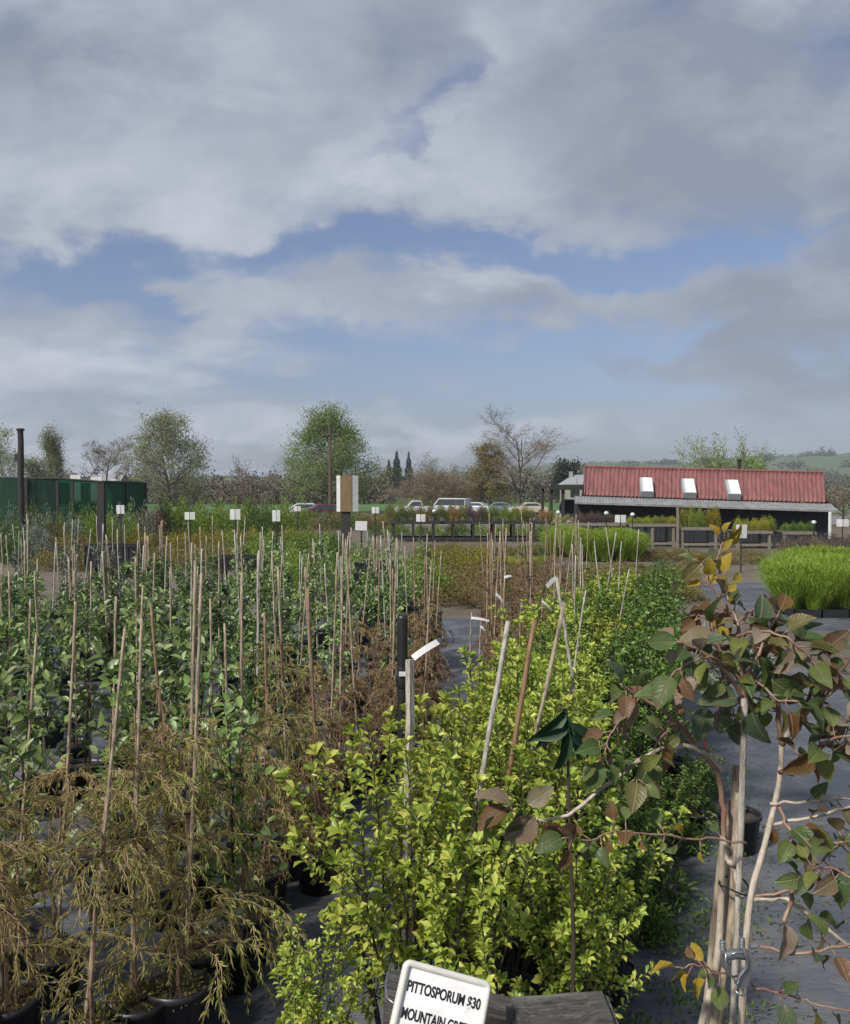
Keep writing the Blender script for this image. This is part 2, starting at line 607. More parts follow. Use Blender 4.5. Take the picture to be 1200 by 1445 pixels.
# ------------------------------------------------------------------ ground
def ground_mat():
    m = bpy.data.materials.new('gravel_and_dirt')
    nt, ns, ln = nodes(m)
    bs = ns['Principled BSDF']
    p = wpos(nt)
    a = noise(nt, .35, 5, .6, p)
    b = noise(nt, 34, 4, .7, p)
    vo = ns.new('ShaderNodeTexVoronoi')
    vo.inputs['Scale'].default_value = 38
    ln.new(p, vo.inputs['Vector'])
    stone = mixc(nt, b, (.075, .063, .048), (.19, .163, .13))
    dirt = ramp(nt, b, [(.3, (.058, .046, .028)), (.7, (.125, .10, .062))])
    base = mixc(nt, ramp(nt, a, [(.42, (0, 0, 0)), (.58, (1, 1, 1))]), stone, dirt)
    # grass creeping in far from the viewer's lane
    ln.new(mixc(nt, math_(nt, 'MULTIPLY', vo.outputs['Distance'], .4), base, (.16, .14, .115)), bs.inputs['Base Color'])
    bs.inputs['Roughness'].default_value = .9
    bump(nt, bs, vo.outputs['Distance'], .7, .02)
    return m


def mat_weed():
    m = bpy.data.materials.new('woven_weed_mat')
    nt, ns, ln = nodes(m)
    bs = ns['Principled BSDF']
    p = wpos(nt)
    pw = wpos(nt, (1.0, 5.0, 1))
    wr = noise(nt, 1.3, 6, .6, pw, 1.0)
    du = noise(nt, 1.1, 6, .65, p)
    fine = noise(nt, 60, 2, .5, wpos(nt, (.25, 1, 1)))
    c = mixc(nt, ramp(nt, du, [(.42, (0, 0, 0)), (.6, (1, 1, 1))]), (.034, .04, .053), (.115, .115, .12))
    c = mixc(nt, math_(nt, 'MULTIPLY', fine, .35), c, (.15, .165, .19))
    ln.new(c, bs.inputs['Base Color'])
    ln.new(math_(nt, 'MULTIPLY_ADD', du, .4, .36), bs.inputs['Roughness'])
    hh = math_(nt, 'ADD', math_(nt, 'MULTIPLY', wr, 1.0), math_(nt, 'MULTIPLY', fine, .04))
    bump(nt, bs, hh, .55, .06)
    return m


M['ground'] = ground_mat()
M['weed_mat'] = mat_weed()
M['pasture'] = mat('pasture_grass', (.05, .12, .022), (.075, .15, .03), .05, .8, bmp=.5, bscale=3, bdist=.1)
M['lane'] = mat('gravel_lane', (.2, .195, .19), (.14, .135, .13), 9, .9, bmp=.5, bscale=60)

mb = MB()
sheet(mb, [(-2500, -60), (2500, -60), (2500, 4000), (-2500, 4000)], 0)
tag(mb.build('ground', M['ground']), None, None, kind='structure')
mb = MB()
sheet(mb, [(-14, -4), (10, -4), (11, 12.4), (4.9, 12.6), (5.2, 17.4), (-14, 17.6)], .004)
sheet(mb, [(6.55, 15.7), (14, 15.4), (15, 24), (6.9, 24)], .004)
tag(mb.build('weed_mat', M['weed_mat']), None, None, kind='structure')
mb = MB()
sheet(mb, [(-300, 92), (400, 92), (900, 620), (-700, 620)], .03)
tag(mb.build('pasture', M['pasture']), None, None, kind='structure')
mb = MB()
sheet(mb, [(-60, 62), (60, 62), (60, 84), (-60, 84)], .006)
tag(mb.build('gravel_lane', M['lane']), None, None, kind='structure')

# hills: one terrain ribbon beyond the pasture
def prof(px):
    return np.interp(px, [-700, 200, 500, 640, 800, 1000, 1200, 1900], [672, 674, 672, 668, 657, 651, 645, 640])


mb = MB()
na, nr = 90, 16
V, Fs = [], []
for i in range(nr):
    t = i / (nr - 1)
    r = 560 + t * 1100
    for j in range(na):
        px = -700 + 2600 * j / (na - 1)
        a = (px - 600) / F
        hmax = (HOR - prof(px)) / F * 1100 + 2.6
        z = hmax * (math.sin(min(1, t * 2.0) * math.pi / 2) ** 1.6) * (1 + .10 * math.sin(px * .013 + i * .7) + .06 * math.sin(px * .047 + i * 1.9))
        V.append((a * r, r, z - .5 if i else -2))
for i in range(nr - 1):
    for j in range(na - 1):
        k = i * na + j
        Fs.append((k, k + 1, k + na + 1, k + na))
mb.add(V, Fs)
M['hill'] = mat('hill_pasture', (.042, .075, .026), (.075, .10, .04), .006, .9)
hills = tag(mb.build('hills', M['hill'], smooth=True), None, None, kind='structure')
hz_fn = lambda px, r: (HOR - prof(px)) / F * 1100 + 2.6

# ------------------------------------------------------------------ trees
def grow(p, d, L, r, lvl, P, segs, tips):
    n = P['seg'][lvl]
    st = L / n
    kids_ = P['kids'][lvl] if lvl < len(P['kids']) else 0
    pts = [p]
    for i in range(n):
        w = P['wob'][lvl]
        d = (d + Vector((random.gauss(0, w), random.gauss(0, w), random.gauss(0, w) + P['up'][lvl]))).normalized()
        q = p + d * st
        ra = r * (1 - P['taper'] * i / n)
        rb = r * (1 - P['taper'] * (i + 1) / n)
        segs.append((p, q, ra, rb, lvl))
        p = q
        pts.append((p, d, rb))
    if lvl == len(P['kids']):
        tips.extend((a, b) for a, b, c in pts[1:])
        return
    for k in range(kids_):
        f = P['from'][lvl] + (1 - P['from'][lvl]) * (k + random.random()) / kids_
        i = min(n, max(1, int(round(f * n))))
        a, dd, rr = pts[i]
        ang = R(random.gauss(P['ang'][lvl], 9))
        ax = dd.orthogonal().normalized()
        ax.rotate(Matrix.Rotation(k * 2.4 + random.uniform(-.5, .5), 3, dd))
        nd = dd.copy()
        nd.rotate(Matrix.Rotation(ang, 3, ax))
        ll = L * P['len'][lvl] * random.uniform(.75, 1.15) * (1 - P['cone'] * (f - .3))
        grow(a, nd, ll, rr * random.uniform(.5, .7), lvl + 1, P, segs, tips)


BASE = dict(seg=[7, 6, 5, 4], kids=[9, 6, 6], wob=[.05, .12, .16, .2], up=[.05, .06, .03, .0], taper=.7,
            len=[.55, .5, .5], ang=[48, 45, 45], cone=.5)
BASE['from'] = [.2, .2, .15]


def make_tree(name, label, px, top, base_d, width, P, leafm=None, lsize=.2, lper=3, lspread=.35, twigm='twig', group=None, trunk_r=.16, stems=1, lvl_bark=1, fill=None, drop=0):
    segs, tips = [], []
    for s in range(stems):
        d0 = Vector((0, 0, 1)) if stems == 1 else Vector((math.cos(6.28 * s / stems + 1) * .5, math.sin(6.28 * s / stems + 1) * .5, 1)).normalized()
        grow(Vector((0, 0, 0)), d0, 1.0, .05 / (1 if stems == 1 else 1.4), 0, P, segs, tips)
    zs = max(q.z for _, q, *_ in segs)
    xs = sorted(abs(q.x) for _, q, *_ in segs)[int(len(segs) * .985)]
    c = W(px, top, base_d)
    sz = c.z / zs
    sx = (width / 2) / F * base_d / xs
    S = np.array([sx, sx, sz])
    rs = trunk_r / .05
    # radii must not grow with the flattening
    t = thing(name, label, 'tree', (c.x, base_d, -drop), 0, group)
    for part, mm, sel in (('trunk', M['bark'], lambda l: l <= lvl_bark), ('crown', None, lambda l: l > lvl_bark)):
        mb = MB()
        ss = [s for s in segs if sel(s[4])]
        if ss:
            P0 = np.array([tuple(s[0]) for s in ss]) * S
            P1 = np.array([tuple(s[1]) for s in ss]) * S
            sticks(mb, P0, P1, np.maximum(np.array([s[2] for s in ss]) * rs, .016), np.maximum(np.array([s[3] for s in ss]) * rs, .012), 6 if part == 'trunk' else 3, 0)
        if part == 'crown':
            mats = [M[twigm]]
            if leafm and lper:
                B = np.repeat(np.array([tuple(a) for a, b in tips]) * S, lper, 0)
                B = B + rng.normal(size=B.shape) * lspread
                leaves(mb, B, rdir(len(B), -.1), rdir(len(B), .8), lsize * rng.uniform(.7, 1.3, len(B)), lsize * .62, T_DIA, 1)
                if fill:
                    # bunches of leaves on side twigs that round out the crown
                    nb, per, prof_ = fill
                    hw_, hh_ = width / 2 / F * base_d, c.z
                    tw0, tw1 = [], []
                    for b_ in range(nb):
                        q = random.random() ** .8
                        z_ = np.interp(q, [0, 1], [.16, .97])
                        r_ = np.interp(z_, [k_[0] for k_ in prof_], [k_[1] for k_ in prof_]) * random.uniform(.25, 1.0) ** .5 * random.uniform(.82, 1.08)
                        a_ = b_ * 2.39996 + random.uniform(-.3, .3)
                        cc_ = np.array([math.cos(a_) * r_ * hw_, math.sin(a_) * r_ * hw_, z_ * hh_])
                        tw0.append((cc_[0] * .25, cc_[1] * .25, max(.12 * hh_, cc_[2] - .16 * hh_)))
                        tw1.append(tuple(cc_))
                        pp_ = cc_ + rng.normal(size=(per, 3)) * np.array([.11, .11, .10]) * hw_ * random.uniform(.7, 1.3)
                        leaves(mb, pp_, rdir(per, -.1), rdir(per, .8), lsize * rng.uniform(.7, 1.3, per), lsize * .62, T_DIA, 1)
                    sticks(mb, tw0, tw1, .035, .012, 3, 0)
                mats.append(M[leafm])
            mb.build('crown', mats, t)
        else:
            mb.build('trunk', mm, t)
    return t


M['lf_spring'] = leafmat('spring_leaves', [(.13, .21, .06), (.20, .29, .08), (.29, .36, .14)], .5, .35)
M['lf_grey'] = leafmat('pale_spring_leaves', [(.20, .23, .11), (.26, .29, .15), (.34, .37, .22)], .55, .35)
M['lf_gold'] = leafmat('golden_willow_leaves', [(.18, .16, .05), (.25, .21, .07), (.2, .2, .075)], .6, .3)
M['lf_russet'] = leafmat('russet_buds', [(.17, .12, .08), (.23, .16, .10), (.19, .16, .08)], .6, .3)
M['lf_dark'] = leafmat('dark_evergreen', [(.012, .028, .014), (.02, .04, .02), (.03, .055, .025)], .6, .15)
M['lf_blue'] = leafmat('conifer_green', [(.014, .03, .022), (.02, .042, .03)], .6, .1)
M['lf_wood'] = leafmat('far_wood', [(.03, .045, .025), (.05, .06, .035), (.07, .065, .045)], .7, .1)
M['lf_brownwood'] = leafmat('bare_wood', [(.15, .125, .10), (.19, .16, .13), (.13, .13, .085)], .8, .2)

OPEN = dict(BASE, kids=[9, 6, 7], wob=[.06, .13, .18, .22])
SPREAD = dict(BASE, ang=[62, 48, 45], up=[.0, .02, .03, .02], cone=.2, len=[.85, .5, .5])
SPREAD['from'] = [.15, .25, .15]
DENSE = dict(BASE, up=[.05, .025, .0, -.02], kids=[13, 8, 6], ang=[70, 50, 52], cone=.72, len=[.62, .5, .48], seg=[8, 5, 4, 3])
DENSE['from'] = [.14, .15, .1]
TALL = dict(BASE, kids=[11, 7, 7], ang=[38, 38, 40], up=[.04, .09, .06, .03], len=[.6, .55, .5])
TALL['from'] = [.15, .2, .15]
SPIKE = dict(BASE, kids=[10, 5], ang=[26, 24], up=[.03, .12, .1], seg=[6, 6, 5], wob=[.05, .07, .08], len=[.75, .45], cone=.2)
SPIKE['from'] = [.05, .2]

random.seed(5)
make_tree('tree', 'thin bare tree cut by the left edge behind the shade cloth', 10, 603, 86, 66, OPEN, 'lf_grey', .17, 2, .3, 'twig_grey', trunk_r=.12)
make_tree('tree', 'slim pale green tree just right of the tall dark pole', 76, 604, 84, 66, TALL, 'lf_grey', .13, 8, .3, 'twig_grey', trunk_r=.12)
make_tree('tree', 'bare brown tree between two pale green trees at the left', 146, 613, 92, 88, OPEN, 'lf_russet', .11, 5, .2, 'twig_grey', trunk_r=.13)
make_tree('tree', 'big rounded pale green tree behind the end of the shade house', 237, 584, 78, 118, DENSE, 'lf_grey', .15, 3, .3, 'twig_grey', trunk_r=.16, lvl_bark=1, fill=(90, 170, [(.1, .35), (.3, .85), (.5, 1), (.75, .85), (.92, .45), (1, .15)]))
make_tree('tree', 'low wide bare tree with several dark trunks', 345, 640, 76, 112, SPREAD, None, twigm='twig', trunk_r=.15, stems=3)
make_tree('tree', 'full fresh green tree with a power pole before it', 465, 576, 92, 146, DENSE, 'lf_spring', .19, 3, .35, 'twig', trunk_r=.2, fill=(110, 190, [(.08, .5), (.25, .98), (.45, 1), (.65, .7), (.85, .36), (1, .1)]))
make_tree('tree', 'rounded grey brown bare tree far off beside the dark conifers', 612, 636, 150, 86, SPREAD, 'lf_brownwood', .2, 1, .3, 'twig', trunk_r=.25, stems=3)
make_tree('tree', 'low russet vase shaped tree above the parked white vehicles', 618, 660, 106, 138, SPREAD, 'lf_russet', .12, 6, .25, 'twig_grey', trunk_r=.12, stems=4)
make_tree('tree', 'golden brown willow left of the tallest bare tree', 692, 626, 104, 66, DENSE, 'lf_gold', .17, 3, .3, 'twig', trunk_r=.2, fill=(60, 150, [(.08, .6), (.35, 1), (.7, .8), (1, .3)]))
make_tree('tree', 'tallest bare tree with an open twiggy crown in the middle', 736, 572, 97, 122, TALL, 'lf_russet', .10, 4, .18, 'twig_grey', trunk_r=.2)
make_tree('tree', 'dark evergreen tree beside the far grey roofed house', 800, 652, 135, 44, DENSE, 'lf_dark', .35, 3, .5, 'twig', trunk_r=.25)
make_tree('tree', 'spiky upright tree with green buds behind the red roof', 1020, 604, 62, 104, SPIKE, 'lf_spring', .15, 3, .2, 'twig', trunk_r=.09, stems=7, lvl_bark=0)
make_tree('tree', 'leafy green tree behind the right half of the red roof', 1062, 644, 66, 70, DENSE, 'lf_spring', .18, 2, .3, 'twig', trunk_r=.12)
make_tree('tree', 'small brown twiggy orchard tree right of the red roofed shed', 1190, 664, 60, 92, SPREAD, 'lf_russet', .12, 1, .2, 'twig', trunk_r=.1)
make_tree('tree', 'grey bare tree partly hidden behind the full green tree', 405, 650, 110, 70, OPEN, 'lf_brownwood', .15, 1, .3, 'twig_grey', trunk_r=.16)


def conifer(px, top, d, width, label):
    c = W(px, top, d)
    t = thing('conifer_tree', label, 'tree', (c.x, d, 0), random.uniform(0, 6))
    h, w = c.z, width / F * d / 2 * 1.15
    mb = MB()
    tube(mb, [(0, 0, 0), (0, 0, h * .5), (0, 0, h)], [w * .09, w * .06, .02], 6)
    mb.build('trunk', M['bark'], t)
    n = 4200
    z = rng.uniform(.03, 1, n)
    tier = .8 + .2 * np.sin(z * 34)
    rr = w * (1 - z) ** .85 * np.sqrt(rng.uniform(.05, 1, n)) * tier + .05
    a = rng.uniform(0, 6.28, n)
    P = np.stack([rr * np.cos(a), rr * np.sin(a), z * h], 1)
    D = np.stack([np.cos(a), np.sin(a), np.full(n, -.25)], 1) + rng.normal(size=(n, 3)) * .3
    mb = MB()
    sz_ = w * .42 * (1.1 - z)
    leaves(mb, P, D, rdir(n, 1.5), sz_ + .05, sz_ * .6 + .03, T_DIA)
    mb.build('crown', M['lf_blue'], t)


conifer(560, 636, 250, 22, 'taller of two dark blue green conifers far off beyond the pasture')
conifer(577, 637, 255, 17, 'slimmer right one of two dark conifers far off')
conifer(549, 648, 250, 17, 'short dark conifer left of the two far conifers')


def lumps(name, items, m, lsize, per, label, cat, kind='stuff'):
    """a far belt of trees or hedge: many leaf sized faces in overlapping irregular mounds"""
    mb = MB()
    for (x, y, z0, rx, ry, rz) in items:
        k = per
        d = rdir(k)
        d[:, 2] = np.abs(d[:, 2])
        rad = rng.uniform(.55, 1.05, k)[:, None]
        P = d * rad * np.array([rx, ry, rz]) + np.array([x, y, z0])
        leaves(mb, P, rdir(k, .2), d + rdir(k) * .8, lsize * rng.uniform(.6, 1.4, k), lsize * .7, T_DIA)
    o = mb.build(name, m)
    return tag(o, label, cat, None, kind)


def belt(px0, px1, y_of, d, step, jit=.25, base=0):
    out = []
    px = px0
    while px < px1:
        c = W(px, y_of(px) + random.uniform(-3, 4), d * random.uniform(.97, 1.03))
        w = step / F * d
        hgt = max(1.0, c.z - base)
        out.append((c.x, c.y, base, w * random.uniform(.6, 1.1), w * .7, hgt * random.uniform(.85, 1.1)))
        px += step * random.uniform(.5, .9)
    return out


lumps('far_hedgerow', belt(-160, 560, lambda p: 668 + 5 * math.sin(p * .03), 150, 18), M['lf_brownwood'], .55, 330, 'hazy brown and olive hedgerow behind the trees at the left', 'hedgerow')
lumps('far_hedgerow', belt(425, 545, lambda p: 663, 170, 14), leafmat('pinkish_hedge', [(.15, .10, .095), (.12, .095, .08)], .8, .2), .5, 260, 'pinkish brown hedge beside the full green tree', 'hedgerow')
lumps('far_hedgerow', belt(640, 830, lambda p: 664 + 4 * math.sin(p * .05), 165, 16), M['lf_brownwood'], .55, 300, 'brown hedgerow behind the tallest bare tree', 'hedgerow')
lumps('far_hedgerow', belt(1150, 1420, lambda p: 684, 120, 16), M['lf_brownwood'], .4, 260, 'brown scrub beyond the orchard tree at the right edge', 'hedgerow')
lumps('woodland', belt(430, 900, lambda p: 667 - 5 * math.sin(p * .02), 430, 14), M['lf_wood'], 1.3, 200, 'dark wooded band below the hills in the middle distance', 'woodland')
rid = []
for a, b, dy, st in ((780, 960, 4, 11), (1075, 1180, 9, 9), (1140, 1176, 13, 8), (985, 1080, 5, 10), (1230, 1500, 6, 12)):
    px = a
    while px < b:
        r = 1080 * random.uniform(.95, 1.05)
        zz = (HOR - prof(px)) / F * 1100 + 2.6
        rid.append((XD(px, r), r, zz * .9 - 2, st / F * r * .7, 8, dy / F * r * random.uniform(.7, 1.3) + 4))
        px += st * random.uniform(.4, .8)
lumps('woodland', rid, M['lf_wood'], 2.6, 130, 'dark tree clumps along the ridge of the far hills', 'woodland')
slope = []
for k in range(60):
    px = random.uniform(790, 1500)
    r = random.uniform(600, 860)
    t = (r - 560) / 1100
    zz = ((HOR - prof(px)) / F * 1100 + 2.6) * math.sin(min(1, t * 2) * math.pi / 2) ** 1.6
    for q in range(4):
        slope.append((XD(px, r) + q * random.uniform(5, 9), r + q, zz - 1, 7, 5, random.uniform(4, 8)))
lumps('woodland', slope, M['lf_wood'], 2.2, 70, 'dark hedges and tree lines crossing the hillside', 'woodland')

# ------------------------------------------------------------------ poles
def pole(name, label, px, top, d, w, m='dark_wood', cat='pole', cross=None):
    c = W(px, top, d)
    mb = MB()
    r = w / F * d / 2
    n = 9
    tube(mb, [(random.uniform(-.02, .02), 0, c.z * i / (n - 1)) for i in range(n)], np.linspace(r * 1.12, r * .9, n), 10)
    o = mb.build(name, M[m])
    o.location = (c.x, d, 0)
    tag(o, label, cat)
    return o


t = thing('wooden_pole', 'tall dark timber pole standing before the green shade cloth', 'pole', (XD(30, 36), 36, 0))
mb = MB()
tube(mb, [(random.uniform(-.015, .015), 0, 5.05 * i / 9) for i in range(10)], np.linspace(.14, .115, 10), 10)
mb.build('post', M['dark_wood'], t)
mb = MB()
lathe(mb, [(.0, 0), (.16, 0), (.17, .06), (.13, .10), (0, .10)], 10, 0, (0, 0, 5.0))
mb.build('cap', M['dark_wood'], t)
mb = MB()
box(mb, (-.16, 0, 3.9), (.14, .1, .3))
mb.build('bracket', M['dark_wood'], t)
t = thing('utility_pole', 'slim grey power pole in front of the full green tree', 'pole', (XD(466, 80), 80, 0))
mb = MB()
tube(mb, [(0, 0, 8.3 * i / 5) for i in range(6)], np.linspace(.17, .12, 6), 8)
mb.build('post', M['bark'], t)
mb = MB()
box(mb, (0, -.15, 7.6), (1.5, .1, .12))
mb.build('crossarm', M['bark'], t)

# ------------------------------------------------------------------ green shade house at the left
def cloth_mat():
    m = bpy.data.materials.new('green_shade_cloth')
    nt, ns, ln = nodes(m)
    bs = ns['Principled BSDF']
    p = coord(nt, (1, 1, 1))
    a = noise(nt, .8, 4, .6, coord(nt, (2.2, 1, .5)))
    ln.new(ramp(nt, a, [(.35, (.008, .03, .02)), (.65, (.022, .085, .055))]), bs.inputs['Base Color'])
    bs.inputs['Roughness'].default_value = .7
    bump(nt, bs, noise(nt, 1.2, 4, .5, coord(nt, (3, 1, .4))), .6, .15)
    tr = ns.new('ShaderNodeBsdfTranslucent')
    tr.inputs['Color'].default_value = (.015, .15, .09, 1)
    tp = ns.new('ShaderNodeBsdfTransparent')
    tp.inputs['Color'].default_value = (.35, .6, .5, 1)
    m1 = ns.new('ShaderNodeMixShader')
    m1.inputs[0].default_value = .4
    ln.new(bs.outputs[0], m1.inputs[1])
    ln.new(tr.outputs[0], m1.inputs[2])
    m2 = ns.new('ShaderNodeMixShader')
    m2.inputs[0].default_value = .22
    ln.new(m1.outputs[0], m2.inputs[1])
    ln.new(tp.outputs[0], m2.inputs[2])
    ln.new(m2.outputs[0], ns['Material Output'].inputs['Surface'])
    return m


M['cloth'] = cloth_mat()
sh = thing('shade_house', 'long green shade cloth house with dark posts and an open bay at the left', 'shade house', (0, 0, 0))


def panel(a, b, za, zb, z0, name='cloth_panel'):
    mb = MB()
    n, mrows = 14, 6
    V, Fs = [], []
    for i in range(n + 1):
        for j in range(mrows + 1):
            s, q = i / n, j / mrows
            w = .05 * math.sin(s * 9 + j) * math.sin(q * 3.1)
            x, y = a[0] + (b[0] - a[0]) * s, a[1] + (b[1] - a[1]) * s
            V.append((x, y + w, z0 + (za + (zb - za) * s - z0) * q))
    for i in range(n):
        for j in range(mrows):
            k = i * (mrows + 1) + j
            Fs.append((k, k + mrows + 1, k + mrows + 2, k + 1))
    mb.add(V, Fs)
    return mb.build(name, M['cloth'], sh, True)


def hp(px, d):
    return (XD(px, d), d)


corner_far, c150, c82, c_left = hp(206, 47), hp(147, 42.5), hp(82, 42), hp(-260, 41)
zt = lambda y, d: H + (HOR - y) / F * d
panel(c_left, hp(38, 41.6), zt(672, 41), zt(675.5, 41.6), .3)
panel(hp(38, 41.6), c82, zt(675.5, 41.6), zt(677, 42), .3)
panel(c150, hp(178, 44.7), zt(681, 42.5), zt(682, 44.7), .3)
panel(hp(178, 44.7), corner_far, zt(682, 44.7), zt(683, 47), .3)
bk = hp(198, 52)
panel((c_left[0], 52), bk, 3.1, 3.1, .3, 'back_panel')
panel(corner_far, bk, zt(683, 47), 3.0, .3, 'side_panel')
for pp, d, y in ((c_left, 41, 672), (hp(-110, 41.2), 41.2, 673), (hp(38, 41.6), 41.6, 675), (c82, 42, 676), (hp(103, 42.1), 42.1, 678), (c150, 42.5, 680), (hp(178, 44.7), 44.7, 681), (corner_far, 47, 682)):
    mb = MB()
    box(mb, (pp[0], pp[1] - .06, zt(y, d) / 2), (.13, .1, zt(y, d)))
    mb.build('post', M['dark_wood'], sh)
mb = MB()
for a, b, ya, yb in ((c_left, c82, 671, 675.5), (c82, c150, 675.5, 680), (c150, corner_far, 680, 682)):
    P0 = (a[0], a[1] - .1, zt(ya, a[1]))
    P1 = (b[0], b[1] - .1, zt(yb, b[1]))
    tube(mb, [P0, P1], .06, 6)
mb.build('top_rail', M['dark_wood'], sh)
mb = MB()
mb.add([(c_left[0], 41.2, 3.12), (c82[0], 42.1, 3.05), (c150[0], 42.7, 2.93), (corner_far[0], 47.2, 2.87), (bk[0], 52, 3.0), (c_left[0], 52, 3.1)], [(0, 1, 2, 3, 4, 5)])
mb.build('cloth_roof', M['cloth'], sh)
# pale boards showing over the top edge
for px, y, w in ((55, 668, 16), (88, 671, 18), (114, 674, 8)):
    c = W(px, y, 48)
    mb = MB()
    box(mb, (0, 0, c.z / 2), (w / F * 48, .08, c.z))
    o = mb.build('pale_panel', M['white_card'])
    o.location = (c.x, 53, 0)
    tag(o, {55: 'pale grey panel sticking up behind the shade cloth, nearest the tall pole', 88: 'pale wide panel behind the open bay of the shade house', 114: 'small pale panel above the open bay, rightmost of three'}[px], 'panel')
# the dark gate post by the opening
mb = MB()
c = W(143, 681, 33)
box(mb, (0, 0, c.z / 2), (.26, .24, c.z))
box(mb, (0, 0, c.z + .02), (.30, .28, .04))
o = mb.build('square_post', M['dark_wood'])
o.location = (c.x, 33, 0)
tag(o, 'thick square black post in front of the green shade house', 'post')

# ------------------------------------------------------------------ big two-sided board on a post
M['board_brown'] = mat('brown_board', (.22, .15, .075), (.16, .105, .05), 5, .7, (1, 1, .2))
t = thing('notice_board', 'tall brown board with white edges on a dark post', 'sign', (XD(489, 33), 33, 0))
zb, zt_ = W(0, 722, 33).z, W(0, 671, 33).z
hh = zt_ - zb
mb = MB()
box(mb, (0, 0, zb + hh / 2), (.42, .10, hh))
mb.build('brown_panel', M['board_brown'], t)
for s, wd in ((-1, .17), (1, .24)):
    mb = MB()
    rot = Matrix.Rotation(s * .5, 3, 'Z')
    box(mb, (s * (.21 + wd / 2), .0 + .05, zb + hh / 2), (wd, .04, hh), 0, rot)
    mb.build('white_panel', M['white_card'], t)
mb = MB()
box(mb, (-.03, .1, zb / 2 + .2), (.34, .16, zb + .4))
mb.build('post', M['dark_wood'], t)

# ------------------------------------------------------------------ red roofed shed
M['red_iron'] = mat('painted_red_iron', (.245, .095, .09), (.15, .065, .06), 1.6, .6, (3, .6, .6), spec=.35)
M['navy_wall'] = mat('black_stained_boards', (.012, .014, .02), (.02, .022, .03), 3, .7, (6, 6, .5), bmp=.2)
M['zinc'] = mat('grey_roofing', (.25, .255, .26), (.17, .175, .18), 3, .55, spec=.4)
M['clear_sheet'] = mat('white_skylight_sheet', (.78, .8, .8), (.68, .7, .7), 3, .4)
M['sky_side'] = mat('skylight_side', (.36, .38, .40), (.3, .32, .34), 3, .6)
sd_ = thing('shed', 'long black shed with a red corrugated roof and three white skylights', 'shed', (XD(988, 42.6), 42.6, 0))
sd_.rotation_euler = (0, R(1.7), R(-9))
hw = 6.0
mb = MB()
box(mb, (0, 2.4, .75), (2 * hw + .1, 4.6, 2.3))
n = 60
for i in range(n):   # board-and-batten front
    box(mb, (-hw + .1 + (2 * hw - .2) * i / (n - 1), .085, .75), (.05, .035, 2.26))
for s in (-1, 1):
    mb.add([(s * (hw - .0), .15, 1.9), (s * (hw - .0), 4.7, 1.9), (s * (hw - .05), 2.6, 3.35)], [(0, 1, 2)])
mb.build('wall', M['navy_wall'], sd_)


def corrugated(x0, x1, p0, p1, pitch, amp, m, name, parent, inset=(0, 0), thick=.02):
    """a ribbed roof plane from (y,z)=p0 up to p1"""
    n = int((x1 - x0) / pitch) * 6
    mb = MB()
    nx = Vector((0, -(p1[1] - p0[1]), p1[0] - p0[0])).normalized()
    rows = 6
    V, Fs = [], []
    for j in range(rows + 1):
        q = j / rows
        for i in range(n + 1):
            s = i / n
            a, b = x0 + inset[0] * q, x1 + inset[1] * q
            w = amp * math.cos(2 * math.pi * i / 6)
            V.append((a + (b - a) * s, p0[0] + (p1[0] - p0[0]) * q + nx.y * w, p0[1] + (p1[1] - p0[1]) * q + nx.z * w))
    for j in range(rows):
        for i in range(n):
            k = j * (n + 1) + i
            Fs.append((k, k + 1, k + n + 2, k + n + 1))
    mb.add(V, Fs)
    o = mb.build(name, m, parent, True)
    so = o.modifiers.new('thickness', 'SOLIDIFY')
    so.thickness = thick
    return o


ev, rg = (.42, 2.13), (2.6, 3.62)
rf = corrugated(-hw + .35, hw - .15, ev, rg, .2, .028, M['red_iron'], 'roof', sd_, (.1, .45))
corrugated(-hw + .35, hw - .15, (4.9, 2.0), (2.62, 3.6), .2, .028, M['red_iron'], 'back_roof', sd_, (.1, .45))
mb = MB()
tube(mb, [(-hw + .4, 2.6, 3.63), (hw + .3, 2.6, 3.63)], .07, 8)
mb.build('ridge_cap', M['red_iron'], rf)
mb = MB()
for s, x in ((0, -hw + .34),):
    d = (Vector((0, rg[0], rg[1])) - Vector((0, ev[0], ev[1])))
    rot = Matrix.Rotation(math.atan2(d.z, d.y), 3, 'X')
    box(mb, (x + .05, (ev[0] + rg[0]) / 2, (ev[1] + rg[1]) / 2 - .0), (.06, d.length, .14), 0, rot)
mb.build('barge_board', M['red_iron'], rf)
corrugated(-hw - .1, hw + .1, (-.75, 1.78), (.5, 2.08), .15, .012, M['zinc'], 'verandah_roof', sd_)
mb = MB()
box(mb, (0, -.77, 1.74), (2 * hw + .2, .05, .10))
mb.build('gutter', M['zinc'], sd_)
sl = math.atan2(rg[1] - ev[1], rg[0] - ev[0])
for x in (-2.55, -.5, 1.62):
    u = Vector((0, math.cos(sl), math.sin(sl)))
    nn = Vector((0, -math.sin(sl), math.cos(sl)))
    c0 = Vector((x, ev[0], ev[1])) + u * .62 + nn * .16
    rot = Matrix.Rotation(sl, 3, 'X')
    mb = MB()
    box(mb, c0, (.62, 1.25, .34), 0, rot)
    f = mb.build('skylight', M['sky_side'], sd_)
    mb = MB()
    box(mb, c0 + nn * .18 + Vector((.05, 0, 0)), (.46, 1.2, .025), 0, rot)
    mb.build('skylight_sheet', M['clear_sheet'], f)
mb = MB()
tube(mb, [(2.35, 3.3, 2.8), (2.35, 3.3, 4.15)], .09, 8)
tube(mb, [(2.35, 3.3, 4.12), (2.35, 3.3, 4.22)], .13, 8)
mb.build('flue', M['tie'], sd_)

